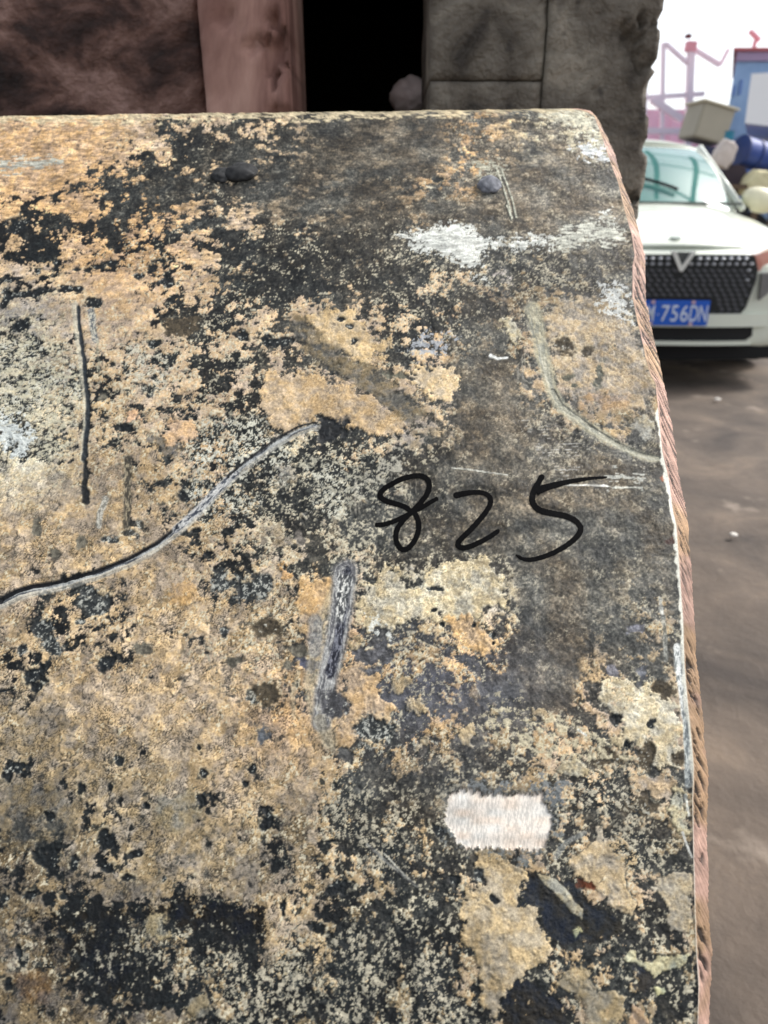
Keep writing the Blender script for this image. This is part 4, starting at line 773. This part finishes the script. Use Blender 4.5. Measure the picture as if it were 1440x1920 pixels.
bm = bmesh.new(); v = [bm.verts.new(p) for p in ((-.66, 4.05, 1.03), (.66, 4.05, 1.03), (.57, 3.34, 1.385), (-.57, 3.34, 1.385))]; bm.faces.new(v); bmobj('rear_window', bm, mglass, car)
# bonnet shut line and raised bonnet
def bon(U, V_):
    yy = .035 + 1.02 * V_; hw = .60 + .16 * np.sqrt(np.clip(V_, 0, 1)); zc = .779 + .232 * V_ ** .85 + .010; return np.stack([U * hw, yy + .13 * U ** 2 * (1 - V_), zc - (.05 + .03 * V_) * U ** 2 - .03 * np.abs(U) ** 6 + .008 * np.exp(-((np.abs(U) - .62) / .10) ** 2)], -1)
bn = link('bonnet', sheet(bon, 30, 22), mwhite, car, smooth=True); so2 = bn.modifiers.new('thick', 'SOLIDIFY'); so2.thickness = .012; so2.offset = -1
def front_y(xx, zz=.6): return -.045 + .22 * abs(xx) ** 2.2
# grille
bm = bmesh.new(); gp = [(-.41, .742), (.41, .742), (.435, .66), (.43, .56), (.37, .425), (.33, .405), (-.33, .405), (-.37, .425), (-.43, .56), (-.435, .66)]
def prism_c(bm, pts, d, off=0.0, nsub=12):
    """outline in x,z bent round the front of the car, thickness d towards the viewer"""
    fs_ = [bm.verts.new((p[0], front_y(p[0]) - d - off, p[1])) for p in pts]; bs = [bm.verts.new((p[0], front_y(p[0]) + .10, p[1])) for p in pts]
    n = len(pts)
    for i in range(n): bm.faces.new((fs_[i], bs[i], bs[(i + 1) % n], fs_[(i + 1) % n]))
    return fs_
def outline_fill(bm, top_, bot_, d):
    n = len(top_); a = [bm.verts.new((p[0], front_y(p[0]) - d, p[1])) for p in top_]; b = [bm.verts.new((p[0], front_y(p[0]) - d, p[1])) for p in bot_]; a2 = [bm.verts.new((p[0], front_y(p[0]) + .1, p[1])) for p in top_]; b2 = [bm.verts.new((p[0], front_y(p[0]) + .1, p[1])) for p in bot_]
    for i in range(n - 1): bm.faces.new((a[i], a[i + 1], b[i + 1], b[i])); bm.faces.new((a[i + 1], a[i], a2[i], a2[i + 1])); bm.faces.new((b[i], b[i + 1], b2[i + 1], b2[i]))
    bm.faces.new((a[0], b[0], b2[0], a2[0])); bm.faces.new((b[-1], a[-1], a2[-1], b2[-1]))
xs_ = np.linspace(-.435, .435, 31)
def gtop(v): return np.interp(abs(v), [0, .40, .435], [.742, .742, .66])
def gbot(v): return np.interp(abs(v), [0, .36, .40, .425, .435], [.405, .405, .435, .53, .60])
outline_fill(bm, [(v, gtop(v)) for v in xs_], [(v, gbot(v)) for v in xs_], .02); gr = bmobj('grille', bm, mblk, car)
mslat = plain('grille_slat', (98, 100, 106), rough=.3, var=.1); mstud = plain('silver_stud', (206, 208, 212), rough=.3, metal=.3)
def hspan(z): 
    c = [v for v in np.linspace(0, .435, 200) if gbot(v) < z < gtop(v)]; return max(c) if c else 0
# leaning diamond blades in rows, each row between two thin slats
blade = None; zr = [.722, .694, .660, .634, .608, .582, .556, .530, .504, .478, .452, .426]
for r_, z in enumerate(zr):
    hw = hspan(z) - .012
    if r_ >= 1:
        bm = bmesh.new(); n = 14
        for q in range(n):
            x0 = -hw + 2 * hw * q / n; x1 = -hw + 2 * hw * (q + 1) / n; bar(bm, (x0, front_y(x0) - .026, z + .013), (x1, front_y(x1) - .026, z + .013), .004, .005)
        bmobj('grille_slat', bm, mblk, gr)
    n = int(hw * 2 / .042)
    for q in range(n):
        xx = -hw + .021 + (q + .5 * (r_ % 2)) * (2 * hw - .02) / n
        if abs(xx) > hw - .01: continue
        if abs(xx) < .075 - (.742 - z) * .6 and z > .63: continue
        if abs(xx) < .225 and z < .52: continue
        up = r_ < 2 or (r_, q % 7) in ((2, 5), (3, 6), (4, 5)) and xx > .2
        if up:
            if not bpy.data.meshes.get('grille_stud'):
                b2 = bmesh.new(); v = [b2.verts.new(p) for p in ((-.015, 0, .0), (0, 0, .013), (.015, 0, .0), (0, 0, -.009), (0, -.010, .0))]
                for f in ((0, 1, 4), (1, 2, 4), (2, 3, 4), (3, 0, 4), (3, 2, 1, 0)): b2.faces.new([v[k] for k in f])
                bmesh.ops.recalc_face_normals(b2, faces=b2.faces); ms_ = bpy.data.meshes.new('grille_stud'); b2.to_mesh(ms_); b2.free(); ms_.materials.append(mstud)
            o = link('grille_stud', bpy.data.meshes['grille_stud'], None, gr)
        else:
            if not bpy.data.meshes.get('grille_blade'):
                b2 = bmesh.new(); v = [b2.verts.new(p) for p in ((-.019, 0, .007), (-.001, -.003, .009), (.017, -.005, -.006), (.001, -.002, -.009), (-.001, .006, 0))]
                for f in ((0, 1, 2, 3), (1, 0, 4), (2, 1, 4), (3, 2, 4), (0, 3, 4)): b2.faces.new([v[k] for k in f])
                bmesh.ops.recalc_face_normals(b2, faces=b2.faces); ms_ = bpy.data.meshes.new('grille_blade'); b2.to_mesh(ms_); b2.free(); ms_.materials.append(mslat)
            o = link('grille_blade', bpy.data.meshes['grille_blade'], None, gr)
        o.location = (xx, front_y(xx) - .022, z)
# chrome V
bm = bmesh.new()
prism(bm, [(-.066, .762), (-.044, .762), (0, .684), (0, .655), (-.010, .659)], -.085, -.05); prism(bm, [(.066, .762), (.010, .659), (0, .655), (0, .684), (.044, .762)], -.0853, -.0503)
em = bmobj('emblem', bm, mchr, car, bevel=.003); bm = bmesh.new(); prism(bm, [(-.041, .757), (.041, .757), (0, .688)], -.070, -.048); bmobj('emblem_core', bm, plain('smoke_grey', (74, 76, 74), rough=.4), em)
# bonnet badge
bm = bmesh.new(); cyl(bm, (0, .115, .800), (0, .112, .812), .032, seg=28)
for v in bm.verts: v.co.y = .113 + (v.co.y - .113) * .8
bmobj('bonnet_badge', bm, plain('badge_silver', (170, 178, 168), rough=.3, metal=.4), car).location = (0, 0.0, .018)
# number plate
pla = empty('licence_plate'); pla.parent = car; pla.location = (-.034, -.092, .432)
mblue = plain('plate_blue', (22, 92, 196), rough=.35, var=.04); mlet = plain('plate_letters', (214, 224, 240), rough=.4, var=.02)
bm = bmesh.new(); box(bm, (0, .005, 0), (.44, .01, .14)); bmobj('plate_panel', bm, mblue, pla, bevel=.003)
def char(ch, xx, size, wscale=1.0):
    cu = bpy.data.curves.new('character', 'FONT'); cu.body = ch; cu.size = size; cu.align_x = 'CENTER'; cu.extrude = .001; cu.offset = .0006
    o = bpy.data.objects.new('tmp', cu); COL.objects.link(o); dg_ = bpy.context.evaluated_depsgraph_get(); m_ = bpy.data.meshes.new_from_object(o.evaluated_get(dg_)); bpy.data.objects.remove(o)
    m_.materials.clear(); c = link('character', m_, mlet, pla); c.rotation_euler = (R(90), 0, 0); c.location = (xx, -.0015, -.045); c.scale = (wscale, 1, 1)
for ch, xx, sz, wsx in (('沪', -.176, .105, .62), ('M', -.104, .128, .50), ('7', -.024, .128, .76), ('5', .030, .128, .76), ('6', .084, .128, .76), ('D', .136, .128, .56), ('N', .188, .128, .54)): char(ch, xx, sz, wsx)
bm = bmesh.new(); cyl(bm, (-.062, -.004, -.008), (-.062, .001, -.008), .004, seg=12); bmobj('separator_dot', bm, mlet, pla)
for dx in (-.098, .125):
    for dz in (-.060, .060):
        bm = bmesh.new(); box(bm, (dx, -.004, dz), (.022, .006, .018)); bmobj('mounting_clip', bm, plain('clip_pink', (206, 176, 186), rough=.4), pla, bevel=.002)
# bumper bar, lower intake, lip
bm = bmesh.new(); xs2 = np.linspace(-.80, .80, 33); outline_fill(bm, [(v, .425 + .0 * abs(v)) for v in xs2 if abs(v) < .56], [(v, .352) for v in xs2 if abs(v) < .56], .035); bmobj('bumper_bar', bm, mwhite, car, smooth=False, bevel=.004)
bm = bmesh.new(); xs3 = np.linspace(-.50, .50, 25); outline_fill(bm, [(v, .352) for v in xs3], [(v, np.interp(abs(v), [0, .42, .50], [.255, .255, .31])) for v in xs3], .012); bmobj('lower_intake', bm, plain('intake_black', (7, 7, 8), rough=.8), car)
bm = bmesh.new(); xs4 = np.linspace(-.46, .46, 25)
for q in range(24): bar(bm, (xs4[q], front_y(xs4[q]) - .035, .262), (xs4[q + 1], front_y(xs4[q + 1]) - .035, .262), .03, .022)
bmobj('bumper_lip', bm, mwhite, car)
bm = bmesh.new(); outline_fill(bm, [(v, .246) for v in xs2 if abs(v) < .72], [(v, .16) for v in xs2 if abs(v) < .72], .0); bmobj('undertray', bm, plain('undertray_black', (5, 5, 6), rough=.9), car)
for sgn in (-1, 1):
    hl = empty('headlight'); hl.parent = car
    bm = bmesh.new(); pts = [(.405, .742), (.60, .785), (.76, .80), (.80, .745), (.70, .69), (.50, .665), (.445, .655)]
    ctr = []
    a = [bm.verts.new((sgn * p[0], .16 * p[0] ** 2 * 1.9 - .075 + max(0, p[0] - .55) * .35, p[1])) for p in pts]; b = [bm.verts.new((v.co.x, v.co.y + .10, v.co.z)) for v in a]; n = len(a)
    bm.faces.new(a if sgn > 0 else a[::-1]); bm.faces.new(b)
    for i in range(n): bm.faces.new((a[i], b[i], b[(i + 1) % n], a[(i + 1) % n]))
    bmobj('headlight_lens', bm, plain('headlight_glass', (190, 128, 112), rough=.12, var=.25, scale=14, coat=.8), hl, bevel=.004)  # pinkish reflection in the lens is put into its colour
    bm = bmesh.new(); cyl(bm, (sgn * .52, -.062, .71), (sgn * .52, -.03, .71), .026, seg=20); bmobj('headlight_lamp', bm, mchr, hl)
    bm = bmesh.new(); prism(bm, [(sgn * .455, .645), (sgn * .54, .65), (sgn * .53, .56), (sgn * .47, .50)], -.045, .1); bmobj('air_duct', bm, plain('duct_grey', (120, 118, 116), rough=.35, var=.3, scale=30), car)
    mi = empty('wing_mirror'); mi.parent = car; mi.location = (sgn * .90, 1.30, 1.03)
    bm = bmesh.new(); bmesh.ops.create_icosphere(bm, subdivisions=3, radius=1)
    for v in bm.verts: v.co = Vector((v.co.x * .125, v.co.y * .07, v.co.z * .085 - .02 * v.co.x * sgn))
    bmobj('mirror_shell', bm, plain('white_with_reflection', (228, 222, 190), rough=.3), mi, smooth=True); bm = bmesh.new(); bar(bm, (-sgn * .19, 0, -.07), (-sgn * .06, 0, -.05), .05, .04); bmobj('mirror_arm', bm, mblk, mi, bevel=.008)  # white shell; its green-yellow reflection is put into the colour
    for yw in (.86, 3.66):
        wh = empty('wheel'); wh.parent = car; wh.location = (sgn * .79, yw, .325)
        bm = bmesh.new(); cyl(bm, (-.10, 0, 0), (.10, 0, 0), .325, seg=48); bmobj('tyre', bm, mrub, wh, smooth=False, bevel=.02)
        bm = bmesh.new(); cyl(bm, (sgn * .100, 0, 0), (sgn * .106, 0, 0), .22, seg=40)
        for k in range(5):
            a_ = k * math.tau / 5; bar(bm, (sgn * .112, 0, 0), (sgn * .112, .2 * math.cos(a_), .2 * math.sin(a_)), .012, .05)
        bmobj('rim', bm, mrim, wh)
# wiper across the screen
bm = bmesh.new(); n = 16; pr = None
for q in range(n + 1):
    uu_ = -.62 + 1.05 * q / n; vv_ = .36 - .22 * (q / n) ** 2.2; U_ = np.array([[uu_]]); V_ = np.array([[vv_]]); P = ws(.035)(U_, V_)[0, 0] + np.array([0, -.016, .022])
    if pr is not None: bar(bm, pr, P, .016, .02)
    pr = P
bmobj('wiper', bm, plain('wiper_black', (14, 20, 22), rough=.5), car)
bm = bmesh.new(); bar(bm, (-.70, 1.09, 1.005), (0, .99, 1.012), .03, .02); bar(bm, (0, .99, 1.012), (.70, 1.09, 1.005), .03, .02); bmobj('cowl', bm, plain('cowl_grey', (96, 100, 94), rough=.7), car)

# ------------------------------------------------------------------ the bright yard beyond
mpk = plain('glare_paled_steel', (252, 230, 237), rough=.6, var=.06, scale=4); mpk2 = plain('red_steel', (232, 160, 170), rough=.6, var=.1)  # red steel paled: lens glare is put into these colours
# lattice gantry crane
gc = empty('gantry_crane', (at(1290, 300, 26).x, 26, 0)); tag(gc, 'glare-paled pink-red steel lattice gantry crane behind the car roof', 'crane')
def gbar(name, pts, w, mat, Yd=26.0):
    bm = bmesh.new()
    for (a_, b_) in pts: bar(bm, at(*a_, Yd), at(*b_, Yd), w)
    o = bmobj(name, bm, mat); inpar(o, gc); return o
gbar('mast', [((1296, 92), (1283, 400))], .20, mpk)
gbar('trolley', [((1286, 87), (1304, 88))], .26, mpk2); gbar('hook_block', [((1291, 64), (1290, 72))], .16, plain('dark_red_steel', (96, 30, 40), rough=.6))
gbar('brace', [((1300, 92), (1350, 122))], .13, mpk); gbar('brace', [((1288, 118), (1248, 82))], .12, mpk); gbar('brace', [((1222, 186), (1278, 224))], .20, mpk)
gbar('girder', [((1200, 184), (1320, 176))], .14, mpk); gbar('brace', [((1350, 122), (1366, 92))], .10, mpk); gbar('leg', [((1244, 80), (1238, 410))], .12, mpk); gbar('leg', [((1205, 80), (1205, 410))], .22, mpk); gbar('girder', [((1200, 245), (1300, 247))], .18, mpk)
# pink wall sheet low behind the crane
bm = bmesh.new(); a_, b_ = at(1190, 250, 31), at(1362, 250, 31); zt_ = at(1250, 205, 31).z
for k in range(16):
    t0 = k / 16; xx = a_.x + (b_.x - a_.x) * (t0 + 1 / 32); box(bm, (xx, 31 + .03 * (k % 2), zt_ / 2), ((b_.x - a_.x) / 16 - .01, .06, zt_))
tag(bmobj('site_hoarding', bm, plain('pale_pink_sheet', (238, 186, 204), rough=.7, var=.06, scale=2)), 'pale pink corrugated hoarding under the gantry crane', 'fence')
# blue building with red roof edge
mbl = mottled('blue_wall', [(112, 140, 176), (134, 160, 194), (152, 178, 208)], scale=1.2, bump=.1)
hb = empty('blue_building', (at(1440, 300, 22).x, 22, 0)); tag(hb, 'hazy blue building with dull red roof edge at the right border', 'building')
x0b = at(1366, 200, 22).x; x1b = x0b + 7; zb1 = at(1400, 116, 22).z; zb2 = at(1400, 95, 22).z
def slant_box(bm, xl, xr, y0, y1, z0, z1):
    k = y1 / y0; v = [bm.verts.new(p) for p in ((xl, y0, z0), (xr, y0, z0), (xr * k, y1, z0), (xl * k + .1, y1, z0), (xl, y0, z1), (xr, y0, z1), (xr * k, y1, z1), (xl * k + .1, y1, z1))]
    for f in ((0, 1, 5, 4), (1, 2, 6, 5), (2, 3, 7, 6), (3, 0, 4, 7), (4, 5, 6, 7), (3, 2, 1, 0)): bm.faces.new([v[q] for q in f])
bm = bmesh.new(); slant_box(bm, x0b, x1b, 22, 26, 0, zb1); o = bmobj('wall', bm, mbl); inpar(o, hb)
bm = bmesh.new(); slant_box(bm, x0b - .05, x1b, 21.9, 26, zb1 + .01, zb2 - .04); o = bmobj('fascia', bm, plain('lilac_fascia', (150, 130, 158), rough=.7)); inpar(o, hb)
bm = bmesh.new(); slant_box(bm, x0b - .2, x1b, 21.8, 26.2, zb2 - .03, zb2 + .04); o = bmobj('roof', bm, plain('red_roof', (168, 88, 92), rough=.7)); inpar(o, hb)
for k, (wa, wb_, ya, yb) in enumerate([(1372, 1380, 160, 180), (1384, 1393, 150, 178)]):
    A = at(wa, yb, 21.98); B = at(wb_, ya, 21.98); bm = bmesh.new(); box(bm, ((A.x + B.x) / 2, 21.98, (A.z + B.z) / 2), (B.x - A.x, .06, B.z - A.z)); o = bmobj('window', bm, plain('blue_pane', (92, 122, 178), rough=.2)); inpar(o, hb)
bm = bmesh.new(); bar(bm, at(1413, 93, 22.5), at(1416, 76, 22.5), .08); bar(bm, at(1424, 76, 22.5), at(1406, 58, 22.5), .10); o = bmobj('antenna', bm, mpk2); inpar(o, hb)
# white box lorry with blue cab and chassis
lo = empty('box_lorry', (at(1440, 300, 15).x + .8, 15, 0)); tag(lo, 'lorry with a glaring white box body and blue underside, cut by the right border', 'lorry')
P0 = at(1392, 232, 15); P1 = at(1404, 140, 15)
bm = bmesh.new(); v = [(P0.x, P0.z), (P0.x + 3.4, P0.z - .35), (P0.x + 3.4, P1.z + .2), (P1.x, P1.z)]; a = [bm.verts.new((p[0], 14.9, p[1])) for p in v]; b = [bm.verts.new((p[0] * 1.35 + .2, 20.1, p[1])) for p in v]; bm.faces.new(a); bm.faces.new(b[::-1]); [bm.faces.new((a[q], b[q], b[(q + 1) % 4], a[(q + 1) % 4])) for q in range(4)]; o = bmobj('box_body', bm, plain('white_panel', (250, 250, 250), rough=.5, var=.01), None, bevel=.02); inpar(o, lo)
bm = bmesh.new(); Pc = at(1376, 262, 14.9); box(bm, (Pc.x + 1.8, 16.4, (Pc.z) / 2 + .38), (3.5, 3.0, .62)); o = bmobj('chassis', bm, plain('blue_paint', (58, 92, 160), rough=.45), None, bevel=.08); inpar(o, lo)
for dx in (.5, 2.2):
    bm = bmesh.new(); cyl(bm, (Pc.x + dx, 14.75, .45), (Pc.x + dx, 15.1, .45), .45, seg=32); o = bmobj('wheel', bm, mrub, None, bevel=.03); inpar(o, lo)
# pale stuff heaped right of the car: crate, drums, bundles
Pq = at(1334, 232, 12); bm = bmesh.new(); box(bm, (0, 0, 0), (.52, .5, .46)); cr_ = empty('crate', (Pq.x, 12.2, Pq.z)); cr_.rotation_euler = (0, R(12), R(8)); tag(cr_, 'tilted beige-grey crate above the car roof corner', 'crate')
bmobj('crate_body', bm, plain('beige_grey', (176, 168, 150), rough=.7, var=.15, scale=3), cr_, bevel=.02)
bm = bmesh.new(); box(bm, (.0, 0, .245), (.60, .56, .03)); bmobj('lid', bm, plain('cream_lid', (226, 218, 196), rough=.6), cr_, bevel=.008)
bm = bmesh.new(); zst = Pq.z - .30; box(bm, (Pq.x + .05, 12.3, zst / 2), (.9, .7, zst)); 
for k in range(3): box(bm, (Pq.x + .05, 11.94, zst * (.2 + .3 * k)), (.9, .02, .05))
tag(bmobj('skip_bin', bm, plain('navy_steel', (52, 56, 86), rough=.6, var=.2), bevel=.02), 'dark navy steel bin under the tilted crate', 'bin')
def heap(name, pxc, pyc, Yd, sx, sz, rgb, label, cat, seed):
    P = at(pxc, pyc, Yd); bm = bmesh.new(); bmesh.ops.create_icosphere(bm, subdivisions=3, radius=1)
    for v in bm.verts:
        n = fbm(np.array([v.co.x * 1.5 + seed]), np.array([v.co.z * 1.5 + v.co.y + seed]), 1.0, 3, seed)[0] - .5; v.co = Vector((v.co.x * sx, v.co.y * sx, v.co.z * sz)) * (1 + .5 * n)
    o = bmobj(name, bm, plain(name + '_' + cat, rgb, rough=.7, var=.15, scale=3), smooth=True); o.location = P; tag(o, label, cat)
# rack that the bundles sit on
bm = bmesh.new(); Pr = at(1400, 345, 9); 
for dx in (0, .5, 1.0):
    for dy in (0, .6): bar(bm, (Pr.x - .35 + dx, 9 + dy, 0), (Pr.x - .35 + dx, 9 + dy, Pr.z - .05), .05)
box(bm, (Pr.x + .15, 9.3, Pr.z - .03), (1.2, .8, .05)); tag(bmobj('steel_rack', bm, plain('rack_brown', (96, 78, 60), rough=.7)), 'low brown steel rack holding bundles beside the car', 'rack')
Zr = Pr.z
def onrack(name, pxc, pyc, sx, sz, rgb, label, cat, seed):
    heap(name, pxc, pyc, 9.25, sx, sz, rgb, label, cat, seed)
def drum(name, pxc, pyc, Yd, rad, ln, ax, rgb, label, cat):
    P = at(pxc, pyc, Yd); d = Vector(ax).normalized() * ln * .5; root = empty(name, P); tag(root, label, cat)
    bm = bmesh.new(); cyl(bm, -d, d, rad, seg=32); bmobj('shell', bm, plain(name + '_paint', rgb, rough=.5, var=.2, scale=5), root, bevel=.008)
    for t in (-.98, -.33, .33, .98):
        bm = bmesh.new(); cyl(bm, d * (t - .03), d * (t + .03), rad + .012, seg=32); bmobj('hoop', bm, plain(name + '_hoop', tuple(int(c * .8) for c in rgb), rough=.5), root)
def bag(pxc, pyc, Yd, sx, sz, rgb, label, seed, rot=0):
    P = at(pxc, pyc, Yd); bm = bmesh.new(); box(bm, (0, 0, 0), (sx * 2, sx * 1.3, sz * 2)); bmesh.ops.subdivide_edges(bm, edges=bm.edges[:], cuts=9, use_grid_fill=True)
    for v in bm.verts:
        u_ = Vector((v.co.x / sx, v.co.y / (sx * .65), v.co.z / sz)); m_ = max(abs(u_.x), abs(u_.y), abs(u_.z)); q = u_.length; kk = .55 + .45 * m_ / q
        n = fbm(np.array([v.co.x * 14 + seed]), np.array([v.co.z * 14 + v.co.y * 9 + seed]), 1.0, 4, seed)[0] - .5; v.co = v.co * kk * (1 + .35 * n); v.co.x *= 1 - .25 * (v.co.z / sz) * (v.co.z > 0)
    o = bmobj('sack', bm, plain('sack_cloth', rgb, rough=.85, var=.18, scale=9, bump=.6), smooth=True); o.location = P; o.rotation_euler = (0, rot, 0); tag(o, label, 'sack')
drum('oil_drum', 1425, 292, 9.3, .15, .62, (1, .35, -.18), (38, 66, 138), 'dark blue oil drum lying on the rack at the right border', 'drum')
drum('paint_pail', 1377, 328, 9.2, .10, .20, (.25, 1, .1), (74, 58, 70), 'dark purple-brown round pail end right of the windscreen', 'pail')
drum('plastic_can', 1367, 257, 9.25, .05, .12, (0, 0, 1), (40, 128, 156), 'small teal can standing above the pale sack', 'can')
bag(1357, 290, 9.1, .12, .15, (208, 194, 186), 'pale crumpled sack against the windscreen pillar', 3, .4)
bag(1392, 272, 9.4, .10, .08, (150, 158, 200), 'lilac-blue sack between the teal can and the blue drum', 7, -.2)
bag(1425, 345, 9.0, .20, .14, (216, 206, 166), 'cream sack over the wing mirror at the right border', 13, .1)
# overhead steel trusses of the yard canopy; the windscreen mirrors them
ct = empty('canopy_frame', (3.4, 8.6, 0)); tag(ct, 'green steel canopy frame over the yard, mirrored in the windscreen', 'canopy')
mct = plain('canopy_steel', (40, 84, 84), rough=.6)
for k in range(5):
    bm = bmesh.new(); bar(bm, (-.2 + 1.15 * k, 6.2, 4.6), (.5 + 1.15 * k, 10.6, 4.9), .10, .14); inpar(bmobj('rafter', bm, mct), ct)
for k in range(3):
    bm = bmesh.new(); bar(bm, (-.4, 6.6 + 1.7 * k, 4.78), (5.4, 6.6 + 1.7 * k, 4.78), .06, .10); inpar(bmobj('purlin', bm, mct), ct)
for (xx, yy) in ((5.35, 6.4), (5.35, 10.3)):
    bm = bmesh.new(); bar(bm, (xx, yy, 0), (xx, yy, 4.7), .12); inpar(bmobj('post', bm, mct), ct)
bm = bmesh.new(); bar(bm, (-.45, 10.3, 0), (-.45, 10.3, 4.75), .12); inpar(bmobj('post', bm, mct), ct)
